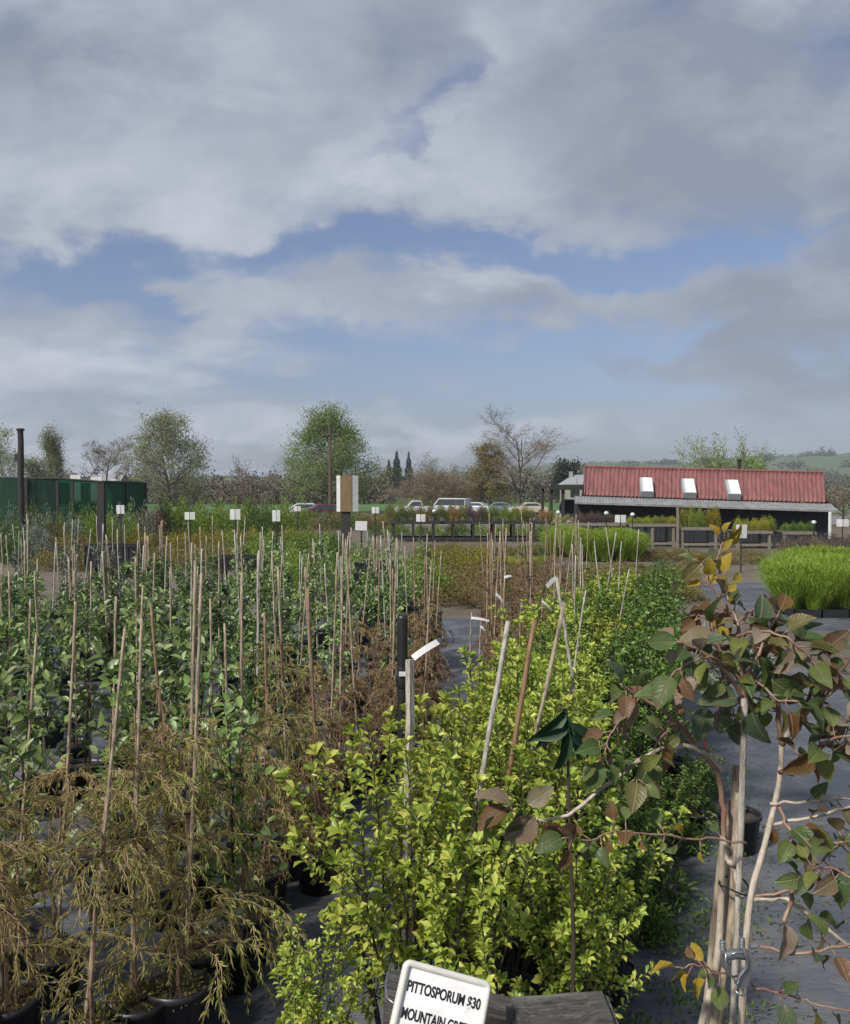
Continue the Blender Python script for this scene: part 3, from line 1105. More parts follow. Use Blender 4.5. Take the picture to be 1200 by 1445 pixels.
# carport and the far house
t = thing('carport', 'open flat roofed carport with dark posts left of the shed', 'carport', (XD(812, 50), 50, 0))
mb = MB()
z = W(0, 686, 50).z
box(mb, (0, 1.5, z - .06), (3.1, 4, .12))
box(mb, (0, -.52, z - .12), (3.14, .05, .2))
mb.build('roof', M['dark_wood'], t)
for x, y in ((-1.42, -.3), (-.75, -.3), (1.42, -.3), (-1.42, 3.3), (1.42, 3.3)):
    mb = MB()
    box(mb, (x, y, z / 2 - .1), (.17, .17, z - .1))
    mb.build('post', M['dark_wood'], t)
M['house_wall'] = mat('cream_house_wall', (.34, .32, .29), (.28, .26, .24), 3, .8)
M['house_roof'] = mat('grey_iron_roof', (.3, .31, .33), (.24, .25, .27), 3, .6)
t = thing('house', 'low grey roofed house far behind the carport', 'house', (XD(824, 118), 118, 0))
mb = MB()
box(mb, (0, 3, 1.6), (4.6, 6, 3.3))
mb.build('wall', M['house_wall'], t)
mb = MB()
mb.add([(-2.6, -.4, 3.2), (2.9, -.4, 3.2), (2.9, 6.4, 3.2), (-2.6, 6.4, 3.2), (-1.0, 3, 4.55), (1.4, 3, 4.55)], [(0, 1, 5, 4), (1, 2, 5), (2, 3, 4, 5), (3, 0, 4), (3, 2, 1, 0)])
rf_ = mb.build('roof', M['house_roof'], t)
mb = MB()
box(mb, (-1.35, 2.4, 4.35), (.45, .45, 1.3))
mb.build('chimney', M['house_wall'], rf_)
for x in (-1.2, 1.2):
    mb = MB()
    box(mb, (x, -.02, 2.0), (1.2, .06, 1.0))
    mb.build('window', M['black_plastic'], t)

# ------------------------------------------------------------------ vehicles
M['glass'] = mat('dark_car_glass', (.03, .04, .05), (.04, .05, .06), 2, .12)
M['tyre'] = mat('tyre', (.015, .015, .016), None, 5, .8)
M['rim'] = mat('alloy', (.5, .5, .52), None, 5, .35, metal=.8)
M['lamp_red'] = mat('tail_lamp', (.35, .02, .02), None, 5, .3)
M['lamp_clear'] = mat('head_lamp', (.7, .7, .72), None, 5, .2)
PROF = {
    'sedan': ([(-2.2, .3), (-2.22, .8), (-2.05, .95), (-1.4, 1.0), (1.0, .98), (1.95, .85), (2.2, .65), (2.2, .3)], [(-1.75, .98), (-1.0, 1.43), (.25, 1.45), (1.1, .97)]),
    'ute': ([(-2.5, .45), (-2.5, 1.05), (-.5, 1.07), (1.1, 1.07), (2.2, .98), (2.45, .75), (2.45, .45)], [(-.65, 1.06), (-.5, 1.7), (.55, 1.72), (1.2, 1.06)]),
    'van': ([(-2.5, .35), (-2.52, 1.1), (1.5, 1.12), (2.3, .95), (2.45, .7), (2.45, .35)], [(-2.5, 1.1), (-2.42, 1.95), (1.0, 1.98), (1.75, 1.1)]),
}


def car(kind, paint, px, d, rz, label, cat):
    body_p, cab = PROF[kind]
    t = thing('parked_' + ('car' if kind == 'sedan' else 'van' if kind == 'van' else 'utility'), label, cat, (XD(px, d), d, 0), rz, 'vehicles parked along the field edge')

    t.scale = (.86,) * 3 if d > 80 else (1, 1, 1)

    def extr(prof_, w0, w1, name, m, parent):
        mb = MB()
        k = len(prof_)
        zmin, zmax = min(p[1] for p in prof_), max(p[1] for p in prof_)
        V = []
        for s in (-1, 1):
            for x, z in prof_:
                w = w0 + (w1 - w0) * (z - zmin) / (zmax - zmin)
                V.append((x, s * w, z))
        mb.add(V, [tuple(range(k)), tuple(range(2 * k - 1, k - 1, -1))] + [(i, k + i, k + (i + 1) % k, (i + 1) % k) for i in range(k)])
        o = mb.build(name, m, parent)
        bv = o.modifiers.new('round', 'BEVEL')
        bv.width = .05
        bv.segments = 2
        return o
    extr(body_p, .88, .84, 'body', paint, t)
    extr(cab, .8, .66, 'cabin', paint, t)
    (x0, z0), (x1, z1), (x2, z2), (x3, z3) = cab
    for s in (-1, 1):
        mb = MB()
        g = lambda x, z: (x, s * (.815 + (.675 - .815) * (z - z0) / (z1 - z0)), z)
        zl, zh = z0 + .07, z1 - .09
        xa = x0 + (x1 - x0) * .25 + .1
        xb = x3 - (x3 - x2) * .25 - .1
        mb.add([g(xa, zl), g(xb, zl), g(x2 - .05, zh), g(x1 + .05, zh)], [(0, 1, 2, 3)])
        mb.build('side_window', M['glass'], t)
    mb = MB()
    mb.add([(x3 - .02 + .03, -.7, z3 + .06), (x3 + .01, .7, z3 + .06), (x2 + .07, .62, z2 - .06), (x2 + .07, -.62, z2 - .06)], [(0, 1, 2, 3)])
    mb.build('windscreen', M['glass'], t)
    for x in (-1.4, 1.42):
        for s in (-1, 1):
            mb = MB()
            rot = Matrix.Rotation(math.pi / 2, 3, 'X')
            prof_ = [(.0, -.1), (.3, -.1), (.33, -.06), (.33, .06), (.3, .1), (0, .1)]
            k = 16
            V = [(x + r * math.cos(6.2832 * j / k), s * .8 + zz, .33 + r * math.sin(6.2832 * j / k)) for r, zz in prof_ for j in range(k)]
            mb.add(V, [(i * k + j, i * k + (j + 1) % k, (i + 1) * k + (j + 1) % k, (i + 1) * k + j) for i in range(5) for j in range(k)])
            w = mb.build('wheel', M['tyre'], t, True)
            mb = MB()
            V = [(x + r * math.cos(6.2832 * j / k), s * (.8 + zz), .33 + r * math.sin(6.2832 * j / k)) for r, zz in ((.2, .103), (.0, .112)) for j in range(k)]
            mb.add(V, [(j, (j + 1) % k, k + (j + 1) % k, k + j) for j in range(k)])
            mb.build('rim', M['rim'], w)
    for s in (-1, 1):
        mb = MB()
        box(mb, (body_p[-2][0] - .02, s * .62, .72), (.1, .3, .14))
        mb.build('headlight', M['lamp_clear'], t)
        mb = MB()
        box(mb, (body_p[1][0] + .02, s * .68, .82), (.1, .2, .16))
        mb.build('tail_light', M['lamp_red'], t)


pw = mat('white_paint', (.5, .51, .52), (.42, .43, .44), 2, .35)
ps = mat('silver_paint', (.42, .44, .46), (.4, .41, .43), 2, .3)
pb = mat('blue_grey_paint', (.16, .2, .26), (.14, .18, .24), 2, .3)
pr = mat('maroon_paint', (.09, .018, .035), (.08, .015, .03), 2, .3)
pt = mat('beige_paint', (.48, .42, .33), (.45, .4, .32), 2, .35)
po = mat('orange_paint', (.45, .15, .05), (.4, .13, .05), 2, .35)
car('ute', pw, 588, 84, R(186), 'white utility vehicle parked left of the white van', 'utility vehicle')
car('van', pw, 634, 86, R(150), 'long white van parked beneath the russet tree', 'van')
car('sedan', ps, 668, 90, R(160), 'silver car parked right of the white van', 'car')
car('sedan', pb, 702, 90, R(178), 'blue grey car parked below the tallest bare tree', 'car')
car('sedan', pt, 745, 88, R(185), 'beige roofed car parked right of the blue grey car', 'car')
car('van', pw, 812, 53, R(250), 'white van parked under the carport beside the shed', 'van')
car('sedan', pr, 452, 66, R(200), 'maroon car parked left of the notice board', 'car')
car('sedan', ps, 425, 72, R(185), 'silver car parked left of the maroon car', 'car')

# low grey sheds far left behind the trees
for px, y, d, w, lab in ((150, 668, 118, 40, 'pale grey glasshouse roof behind the bare brown tree'),):
    c = W(px, y, d)
    t = thing('farm_shed', lab, 'shed', (c.x, d, 0))
    hw2 = w / F * d / 2
    mb = MB()
    box(mb, (0, 2, c.z * .38), (2 * hw2 - .3, 4, c.z * .76))
    mb.build('wall', M['house_wall'], t)
    mb = MB()
    z0 = c.z * .74
    mb.add([(-hw2, -.3, z0), (hw2, -.3, z0), (hw2, 2, c.z), (-hw2, 2, c.z), (-hw2, 4.3, z0), (hw2, 4.3, z0)], [(0, 1, 2, 3), (3, 2, 5, 4)])
    mb.build('roof', M['house_roof'], t)

# ------------------------------------------------------------------ leaf colours
M['lf_pitto'] = leafmat('lime_leaves', [(.17, .25, .035), (.30, .385, .06), (.43, .485, .085), (.56, .57, .13)], .36, .36, .12, .45)
M['lf_pitto2'] = leafmat('mid_green_leaves', [(.07, .14, .03), (.13, .21, .045), (.20, .28, .06)], .34, .28, .15, .45)
M['lf_leafy'] = leafmat('glossy_green_leaves', [(.075, .135, .04), (.125, .20, .055), (.19, .27, .085), (.35, .40, .26)], .35, .32, .25, .5)
M['lf_fresh'] = leafmat('fresh_green_leaves', [(.12, .205, .055), (.20, .29, .08), (.27, .36, .12), (.38, .44, .27)], .38, .3, .2, .5)
M['lf_silver'] = leafmat('grey_green_leaves', [(.12, .15, .11), (.18, .21, .16), (.28, .31, .25), (.08, .115, .07)], .5, .25, .2)
M['lf_conifer'] = leafmat('gold_brown_needles', [(.34, .28, .10), (.47, .39, .13), (.33, .23, .11), (.33, .34, .11)], .55, .4, .2)
M['lf_conifer2'] = leafmat('olive_needles', [(.33, .36, .10), (.46, .43, .13), (.29, .36, .10), (.41, .33, .12)], .55, .4, .2)
M['lf_rust'] = leafmat('rust_needles', [(.26, .16, .085), (.31, .215, .10), (.21, .135, .075), (.28, .23, .09)], .6, .25, .2)
M['lf_maroon'] = leafmat('maroon_leaves', [(.16, .085, .06), (.20, .115, .075), (.16, .12, .06)], .5, .25, .2)
M['lf_grass'] = leafmat('lime_grass', [(.14, .235, .022), (.20, .31, .03), (.28, .39, .05), (.40, .44, .10)], .45, .35, .12)
M['lf_golden'] = leafmat('golden_leaves', [(.20, .17, .02), (.28, .23, .03), (.18, .19, .03)], .5, .3, .15)
M['lf_olive'] = leafmat('olive_leaves', [(.13, .13, .035), (.19, .175, .045), (.12, .14, .04)], .55, .25, .2)
M['lf_brown'] = leafmat('brown_leaves', [(.18, .13, .055), (.22, .165, .065), (.17, .15, .05)], .6, .25, .2)
M['lf_mid'] = leafmat('mid_green_shrub', [(.05, .10, .025), (.09, .155, .035), (.14, .20, .05)], .5, .28, .2)
M['lf_lime'] = leafmat('bright_green_shrub', [(.11, .19, .025), (.18, .26, .035), (.25, .32, .06)], .5, .3, .15)
M['lf_yellow'] = leafmat('yellow_green_shrub', [(.27, .28, .03), (.38, .36, .04), (.2, .25, .04)], .5, .3, .15)
M['lf_purple'] = leafmat('dusky_purple', [(.08, .055, .06), (.12, .085, .085), (.09, .08, .06)], .6, .2, .2)
M['lf_orange'] = leafmat('orange_leaves', [(.35, .15, .05), (.42, .22, .08), (.25, .14, .05)], .55, .3, .1)


def pot(parent, rt=.15, rb=.118, h=.28):
    mb = MB()
    lathe(mb, [(0, .004), (rb, .004), (rt * .95, h - .035), (rt + .006, h - .03), (rt + .006, h), (rt - .008, h), (rt - .012, h - .035)], 18, 0)
    lathe(mb, [(rt - .012, h - .04), (rt * .5, h - .03), (0, h - .025)], 18, 1)
    return mb.build('pot', [M['black_plastic'], M['soil']], parent, True)


def cane(parent, x, y, z0, top, m='cane', r=.009, lean=.02, name='cane'):
    mb = MB()
    n = 13
    dx, dy = random.gauss(0, lean), random.gauss(0, lean)
    pts = [(x + dx * i / (n - 1) * top + random.gauss(0, .0013), y + dy * i / (n - 1) * top + random.gauss(0, .0013), z0 + (top - z0) * i / (n - 1)) for i in range(n)]
    rr = [r * (1.0 - .25 * i / (n - 1)) * (1.22 if i % 2 else 1) for i in range(n)]
    tube(mb, pts, rr, 6)
    return mb.build(name, M[m], parent, True)


def stemline(h0, h1, wob, n=14):
    pts = []
    x = y = 0
    for i in range(n):
        pts.append(Vector((x, y, h0 + (h1 - h0) * i / (n - 1))))
        x += random.gauss(0, wob)
        y += random.gauss(0, wob)
        x *= .8
        y *= .8
    return pts


def at_line(pts, f):
    f = min(max(f, 0), .9999) * (len(pts) - 1)
    i = int(f)
    return pts[i].lerp(pts[i + 1], f - i)


def leafy(name, label, cat, lf, top=1.75, nsh=26, L=.065, per=11, shoot=(.16, .36), cm='cane', low=.34, canes=1, tm=T_OVAL, wr=.5, stemm='stem_dark'):
    t = thing(name, label, cat)
    pot(t)
    st = stemline(.25, top, .012)
    mb = MB()
    tube(mb, st, np.linspace(.009, .004, len(st)), 6)
    P0, P1, LP, LD = [], [], [], []
    for k in range(nsh):
        f = random.random() ** .9
        z = low + (top - low) * f
        b = at_line(st, (z - .25) / (top - .25))
        a = k * 2.4 + random.uniform(-.6, .6)
        d = Vector((math.cos(a), math.sin(a), random.uniform(.3, 1.2))).normalized()
        ln = random.uniform(*shoot) * (1.1 - .5 * f)
        ns = 5
        p = b
        for i in range(ns):
            d = (d + Vector((random.gauss(0, .12), random.gauss(0, .12), .04))).normalized()
            q = p + d * ln / ns
            P0.append(tuple(p))
            P1.append(tuple(q))
            for j in range(max(1, per // ns)):
                LP.append(tuple(p.lerp(q, random.random())))
                s = d.orthogonal().normalized()
                s.rotate(Matrix.Rotation(random.uniform(0, 6.28), 3, d))
                LD.append(tuple((d * .5 + s * .9 + Vector((0, 0, -.12))).normalized()))
            p = q
        LP.append(tuple(p))
        LD.append(tuple(d))
    sticks(mb, P0, P1, .0035, .0025, 4)
    mb.build('stem', M[stemm], t)
    mb = MB()
    n = len(LP)
    leaves(mb, LP, LD, rdir(n, 1.6), L * rng.uniform(.65, 1.25, n), L * wr * rng.uniform(.85, 1.15, n), tm)
    mb.build('foliage', M[lf], t, True)
    for c in range(canes):
        cane(t, .03 * (1 if c == 0 else -1.6), .02 * (c * 2 - 1), .2, random.uniform(1.84, 2.2), cm)
    for z in (.75, 1.15):
        c = at_line(st, (z - .25) / (top - .25))
        mb = MB()
        lathe(mb, [(.016, -.012), (.021, 0), (.016, .012), (.011, 0), (.016, -.012)], 8, 0, (c.x + .014, c.y, z))
        mb.build('tie', M['tie'], t)
    return t


def weeping(name, label, cat, lf, top=1.7, nb=54, cm='cane_red', needle=.03, dens=30, out=(.14, .40), canes=1, low=.33, droop=1.1, wid=.0055):
    t = thing(name, label, cat)
    pot(t)
    st = stemline(.25, top, .014)
    mb = MB()
    tube(mb, st, np.linspace(.011, .004, len(st)), 6)
    P0, P1, LP, LD = [], [], [], []

    def run(p, d, ln, ns, dr, depth):
        for i in range(ns):
            d = (d + Vector((random.gauss(0, .1), random.gauss(0, .1), -dr / ns))).normalized()
            q = p + d * ln / ns
            P0.append(tuple(p))
            P1.append(tuple(q))
            for j in range(max(1, int(dens * ln / ns / .3))):
                LP.append(tuple(p.lerp(q, random.random())))
                s = d.orthogonal().normalized()
                s.rotate(Matrix.Rotation(random.uniform(0, 6.28), 3, d))
                LD.append(tuple((d * .9 + s * .7 + Vector((0, 0, -.35))).normalized()))
            p = q
            if depth == 0 and i and random.random() < .75:
                s = d.orthogonal().normalized()
                s.rotate(Matrix.Rotation(random.uniform(0, 6.28), 3, d))
                run(p, (d * .6 + s * .6).normalized(), ln * random.uniform(.3, .6), 4, dr * 1.2, 1)
    for k in range(nb):
        f = random.random() ** .85
        z = low + (top - low) * f
        b = at_line(st, (z - .25) / (top - .25))
        a = k * 2.4 + random.uniform(-.6, .6)
        d = Vector((math.cos(a), math.sin(a), random.uniform(.1, .9))).normalized()
        run(b, d, random.uniform(*out) * (1.15 - .6 * f), 7, droop, 0)
    sticks(mb, P0, P1, .0024, .0018, 3)
    mb.build('stem', M['cane_red'], t)
    mb = MB()
    n = len(LP)
    leaves(mb, LP, LD, rdir(n, .6), needle * rng.uniform(.6, 1.5, n), wid * rng.uniform(.7, 1.3, n), T_DIA)
    mb.build('foliage', M[lf], t)
    w = clump('weeds', None, None, 'lf_brown' if random.random() < .5 else 'lf_olive', 420, .10, .135, .024, .35, .2)
    w.parent = t
    w['kind'] = 'stuff'
    w.location = (0, 0, .235)
    for c in range(canes):
        cane(t, .028 - .05 * c, .02, .2, random.uniform(1.84, 2.2), cm, .0095)
    for z in (.7, 1.05):
        c = at_line(st, (z - .25) / (top - .25))
        mb = MB()
        lathe(mb, [(.018, -.012), (.023, 0), (.018, .012), (.012, 0), (.018, -.012)], 8, 0, (c.x + .014, c.y, z))
        mb.build('tie', M['tie'], t)
    return t


def pitto(name, label, lf, h=1.15, ns=8, spread=.24, L=.046, side=12, stake=None):
    t = thing(name, label, 'shrub')
    pot(t, .16, .125, .3)
    mb = MB()
    P0, P1, LP, LD, LL = [], [], [], [], []

    def shoot(p, d, ln, nseg, leaf_from, r, depth):
        pts = [p]
        for i in range(nseg):
            d = (d + Vector((random.gauss(0, .07), random.gauss(0, .07), .07))).normalized()
            q = p + d * ln / nseg
            P0.append((*p, r * (1 - .7 * i / nseg)))
            P1.append((*q, r * (1 - .7 * (i + 1) / nseg)))
            pts.append(q)
            f = (i + .5) / nseg
            if f > leaf_from:
                m = max(2, int(ln / nseg / .0115))
                for j in range(m):
                    s = d.orthogonal().normalized()
                    s.rotate(Matrix.Rotation(len(LP) * 2.4, 3, d))
                    LP.append(tuple(p.lerp(q, (j + random.random()) / m)))
                    LD.append(tuple((d * (.35 + .55 * f) + s).normalized()))
                    LL.append(L * random.uniform(.65, 1.1))
            p = q
        for j in range(6):
            s = d.orthogonal().normalized()
            s.rotate(Matrix.Rotation(j * 1.05 + .3, 3, d))
            LP.append(tuple(p))
            LD.append(tuple((d * .9 + s * .75).normalized()))
            LL.append(L * random.uniform(.9, 1.25))
        return pts, d
    for k in range(ns):
        a = k * 6.283 / ns + random.uniform(-.4, .4)
        rr = random.uniform(.2, 1) * spread
        d = Vector((math.cos(a) * rr, math.sin(a) * rr, 1)).normalized()
        p = Vector((math.cos(a) * .05, math.sin(a) * .05, .26))
        ln = h * random.uniform(.82, 1.06)
        pts, dd = shoot(p, d, ln, 11, .55, .0075, 0)
        for j in range(side):
            f = .12 + .8 * (j + random.random()) / side
            b = at_line(pts, f)
            a2 = random.uniform(0, 6.28)
            d2 = Vector((math.cos(a2) * .75 + d.x, math.sin(a2) * .75 + d.y, random.uniform(.5, 1.1))).normalized()
            shoot(b, d2, random.uniform(.14, .34) * (1.1 - .45 * f), 5, .12, .0035, 1)
    P0, P1 = np.array(P0), np.array(P1)
    sticks(mb, P0[:, :3], P1[:, :3], P0[:, 3], P1[:, 3], 5)
    mb.build('stem', M['stem_dark'], t)
    mb = MB()
    n = len(LP)
    LL = np.array(LL)
    leaves(mb, LP, LD, rdir(n, 2.0), LL, LL * .46, T_OBOV)
    mb.build('foliage', M[lf], t, True)
    if stake:
        cane(t, .05, .04, .2, stake, 'cane_grey', .008, .05)
    return t


def clump(name, label, cat, lf, n=520, h=.5, r=.26, L=.055, w=.5, up=.5, tm=T_DIA):
    mb = MB()
    d = rdir(n, .35)
    d[:, 2] = np.abs(d[:, 2])
    rad = rng.uniform(.35, 1.04, n)[:, None] ** .6
    bum = 1 + .22 * np.sin(d[:, :1] * 5 + 1) * np.cos(d[:, 1:2] * 6) + rng.normal(size=(n, 1)) * .07
    P = d * rad * bum * np.array([r, r, h])
    D = nrm(d + rdir(n) * .8 + np.array([0, 0, up]))
    leaves(mb, P, D, rdir(n, 1.2), L * rng.uniform(.6, 1.3, n), L * w, tm)
    o = mb.build(name, M[lf])
    return tag(o, label, cat)


def tuft(name, label, cat, lf, n=230, h=1.0, r=.30):
    mb = MB()
    a = rng.uniform(0, 6.28, n)
    rr = r * np.sqrt(rng.uniform(0, 1, n)) * .6
    P = np.stack([rr * np.cos(a), rr * np.sin(a), np.full(n, .02)], 1)
    D = np.stack([np.cos(a) * .30, np.sin(a) * .30, np.ones(n)], 1) + rng.normal(size=(n, 3)) * .16
    N = np.stack([-np.cos(a), -np.sin(a), np.full(n, .3)], 1)
    leaves(mb, P, D, N, h * rng.uniform(.62, 1.08, n), .012, T_BLADE)
    # feathery side leaves near the tips
    m = n * 5
    k = rng.integers(0, n, m)
    f = rng.uniform(.45, 1.0, m)[:, None]
    Dn = nrm(D)
    Q = P[k] + Dn[k] * h * .85 * f
    leaves(mb, Q, Dn[k] + rdir(m, .3) * .75, rdir(m, .5), h * .10 * rng.uniform(.6, 1.3, m), .013, T_DIA)
    o = mb.build(name, M[lf])
    return tag(o, label, cat)


ORD = ['first', 'second', 'third', 'fourth', 'fifth', 'sixth', 'seventh', 'eighth', 'ninth', 'tenth', 'eleventh', 'twelfth', 'thirteenth', 'fourteenth', 'fifteenth']

# ------------------------------------------------------------------ left block of staked plants
random.seed(21)
CON = [weeping('staked_conifer', '', 'conifer', 'lf_conifer', top=random.uniform(1.35, 1.8), nb=32, dens=30, wid=.0062, needle=.034, out=(.16, .42), low=.3, droop=random.uniform(1.0, 1.7)) for _ in range(3)]
OLV = [weeping('staked_conifer', '', 'conifer', 'lf_conifer2', top=random.uniform(1.4, 1.8), nb=32, dens=30, cm='cane', wid=.0062, needle=.034, out=(.16, .44), low=.3, droop=random.uniform(.9, 1.6)) for _ in range(3)]
SHC = [weeping('staked_conifer', '', 'conifer', 'lf_rust' if i == 2 else 'lf_conifer', top=random.uniform(.95, 1.15), nb=34, dens=28, wid=.007, needle=.03, out=(.12, .36), low=.3, droop=1.3, cm='cane' if i else 'cane_red') for i in range(3)]
LFY = [leafy('staked_shrub', '', 'staked plant', 'lf_leafy', top=random.uniform(1.25, 1.6), nsh=36, L=.07, per=12, shoot=(.12, .32), low=.36, canes=1 + (i == 1), cm='cane' if i % 2 else 'cane_grey') for i in range(4)]
FRS = [leafy('staked_shrub', '', 'staked plant', 'lf_fresh', top=random.uniform(1.35, 1.7), nsh=36, L=.064, per=12, low=.36, shoot=(.12, .30), cm='cane_grey', canes=1 + i) for i in range(2)]
BIG = [leafy('staked_shrub', '', 'staked plant', 'lf_fresh', top=1.5, nsh=24, L=.09, per=9, low=.31, wr=.55, cm='cane') for _ in range(2)]
SLV = [leafy('staked_shrub', '', 'staked plant', 'lf_silver', top=random.uniform(1.4, 1.75), nsh=30, L=.06, per=9, cm='cane_grey', shoot=(.12, .3)) for _ in range(2)]

G_CON, G_LFY, G_SLV, G_FRS = 'brown weeping conifers tied to canes', 'green leafy plants tied to canes', 'grey green plants tied to canes', 'fresh green plants tied to canes'
L_CON = 'gold brown weeping conifer tied to a cane further back in the left block'
L_LFY = 'dark glossy green plant tied to a cane in the middle of the left block'
L_SLV = 'grey green leaved plant tied to a grey cane at the far left of the block'
L_FRS = 'fresh green leafy plant tied to a grey cane towards the back of the left block'


def lean(s=2.2):
    return (R(random.gauss(0, s)), R(random.gauss(0, s)), random.uniform(0, 6.28))


edge = lambda d: -1.28 + .118 * d
front = []      # the nearest plants carry labels of their own
d = 7.9
row = 3
spots = []
while d < 15.8:
    x = edge(d) - random.uniform(0, .15)
    sp = .66 if d < 10 else .62
    while x > -(.49 * d + .9):
        if not (d > 14.6 and x > -3.2):
            spots.append((x + random.gauss(0, .07), d + random.gauss(0, .07), row))
        x -= sp * random.uniform(.9, 1.2)
    row += 1
    d += .78
near_cnt = {}
# the nearest plants stand where the photograph shows them
NEAR = [(-60, 3.75, 'T'), (10, 3.95, 'O'), (118, 3.75, 'O'), (190, 3.95, 'O'), (245, 4.0, 'T'), (330, 4.5, 'B'), (68, 4.35, 'T'), (6, 4.5, 'B'), (268, 4.35, 'O'), (345, 4.75, 'T'),
        (-20, 5.0, 'B'), (150, 5.2, 'B'), (238, 5.15, 'C'), (292, 5.45, 'B'), (372, 5.3, 'C'), (448, 5.6, 'S'), (405, 5.8, 'O'), (30, 5.6, 'B'),
        (-70, 6.0, 'C'), (178, 6.05, 'B'), (352, 6.2, 'L'), (456, 6.4, 'S'), (8, 6.7, 'B'), (258, 6.3, 'B'), (398, 6.8, 'T'), (475, 7.1, 'S'), (508, 7.5, 'S'),
        (60, 7.0, 'L'), (115, 7.3, 'B'), (196, 7.1, 'B'), (246, 7.5, 'L'), (360, 7.4, 'L'), (440, 7.7, 'S'), (-30, 7.3, 'L'), (165, 7.6, 'L')]
TRL = [weeping('staked_conifer', '', 'conifer', 'lf_conifer2' if i else 'lf_conifer', top=1.3 + .15 * i, nb=34, dens=28, wid=.0066, needle=.036, out=(.3, .62), low=.34, droop=1.25, cm='cane') for i in range(2)]
WORDS = {'S': 'short brown conifer', 'T': 'long trailing conifer', 'O': 'olive weeping conifer', 'C': 'gold brown conifer', 'B': 'big leaved green plant', 'L': 'dark leafy plant'}
ROWS = [(4.2, 'front row'), (4.9, 'second row'), (5.9, 'third row'), (7.05, 'fourth row'), (9, 'fifth row')]
cnt = {}
for px, d, k in sorted(NEAR, key=lambda q: ([i for i, r_ in enumerate(ROWS) if q[1] < r_[0]][0], q[0])):
    rname = [n_ for m_, n_ in ROWS if d < m_][0]
    c = cnt.setdefault((rname, k), 0)
    cnt[(rname, k)] += 1
    put({'S': SHC, 'T': TRL, 'O': OLV, 'C': CON, 'B': BIG, 'L': LFY}[k], (XD(px, d), d, 0), lean(2), '%s on a cane, %s such from left in the %s' % (WORDS[k], ORD[c], rname),
        {'B': G_FRS, 'L': G_LFY}.get(k, G_CON), random.uniform(.95, 1.06))
for x, d, row in spots:
    px = 600 + x / d * F
    if px > 618:
        continue
    gap = math.sin(x * 2.1 + d * 1.3) + .6 * math.sin(d * 2.3 - x)
    if d < 9 and gap > .6 and px < 400:
        continue                         # bare mat shows between the pots here
    u = random.random()
    if d < 6.0:
        kind = 'CON' if (u < .72 or px > 240 or row == 0) else 'BIG'
    elif d < 8.2:
        kind = 'CON' if (px > 370 or u < .42) else ('BIG' if u < .72 else 'LFY')
    elif d < 10.5:
        kind = 'CON' if (px > 440 and u < .8) else ('LFY' if u < .7 else 'FRS')
    elif d < 13:
        kind = 'RUS' if px > 560 else ('FRS' if (px > 360 and u < .5) else 'LFY')
    else:
        kind = 'FRS' if px > 330 else ('SLV' if (px < 190 and u < .75) else 'LFY')
    protos, g, lab = {'CON': (SHC if px > 390 else CON + OLV, G_CON, L_CON), 'BIG': (BIG, G_FRS, L_FRS), 'LFY': (LFY, G_LFY, L_LFY), 'FRS': (FRS, G_FRS, L_FRS), 'SLV': (SLV, G_SLV, L_SLV), 'RUS': (SHC, G_CON, L_CON)}[kind]
    if row < 6:
        word = {'CON': 'brown weeping conifer on a cane', 'BIG': 'big leaved light green plant on a cane', 'LFY': 'dark leafy plant on a cane', 'RUS': 'brown conifer', 'FRS': 'fresh green plant on a cane', 'SLV': 'grey green plant'}[kind]
        c = near_cnt.setdefault(row, 0)
        near_cnt[row] += 1
        lab = '%s, %s from the path in the %s row' % (word, ORD[c], ['', '', '', 'sixth', 'seventh', 'eighth'][row])
    put(protos, (x, d, 0), lean(), lab, g, random.uniform(.93, 1.06))

# two empty pots left between the plants
EP = thing('plant_pot', 'empty black pot standing on the bare mat near the front', 'pot')
pot(EP, .14, .11, .26)
EP2 = []
for px, py, lab in ((125, 1262, 'black pot on bare weed mat left of the brown conifers'), (337, 1168, 'black pot standing in the bare gap between the conifers'), (300, 1400, 'dark pot low at the front beside the weeping branches')):
    dd = H * F / (py - HOR)
    put([EP], (XD(px, dd), dd, .005), 0, lab)

# rusty staked plants on the far side of the path
RUS = [weeping('staked_conifer', '', 'conifer', 'lf_rust', top=random.uniform(.95, 1.25), nb=44, dens=32, wid=.007, out=(.12, .3), cm='cane' if i else 'cane_red') for i in range(3)]
RUM = [leafy('staked_shrub', '', 'staked plant', 'lf_maroon', top=1.4, nsh=26, L=.05, per=9, cm='cane')]
tagged = []
d = 8.6
while d < 17.5:
    x0 = XD(702, d)
    x1 = -.35 + .3 * (d - 3.4) - .5
    x = x0
    while x < x1:
        o = put(RUM if (d > 11 and random.random() < .3) else RUS, (x + random.gauss(0, .06), d + random.gauss(0, .08), 0), lean(2.5), 'rust coloured staked plant in the block right of the narrow path', 'rust coloured staked plants beyond the path', random.uniform(.9, 1.08))
        tagged.append(o)
        x += random.uniform(.42, .55)
    d += .62
# more rust plants by the pipe, left of the path
for px, d in ((592, 9.2), (608, 10.0), (555, 8.7), (530, 9.3), (600, 8.0), (575, 10.6)):
    put(RUS, (XD(px, d), d, 0), lean(), 'rust brown staked conifer standing around the black standpipe', 'rust brown conifers by the standpipe', random.uniform(.9, 1.0))


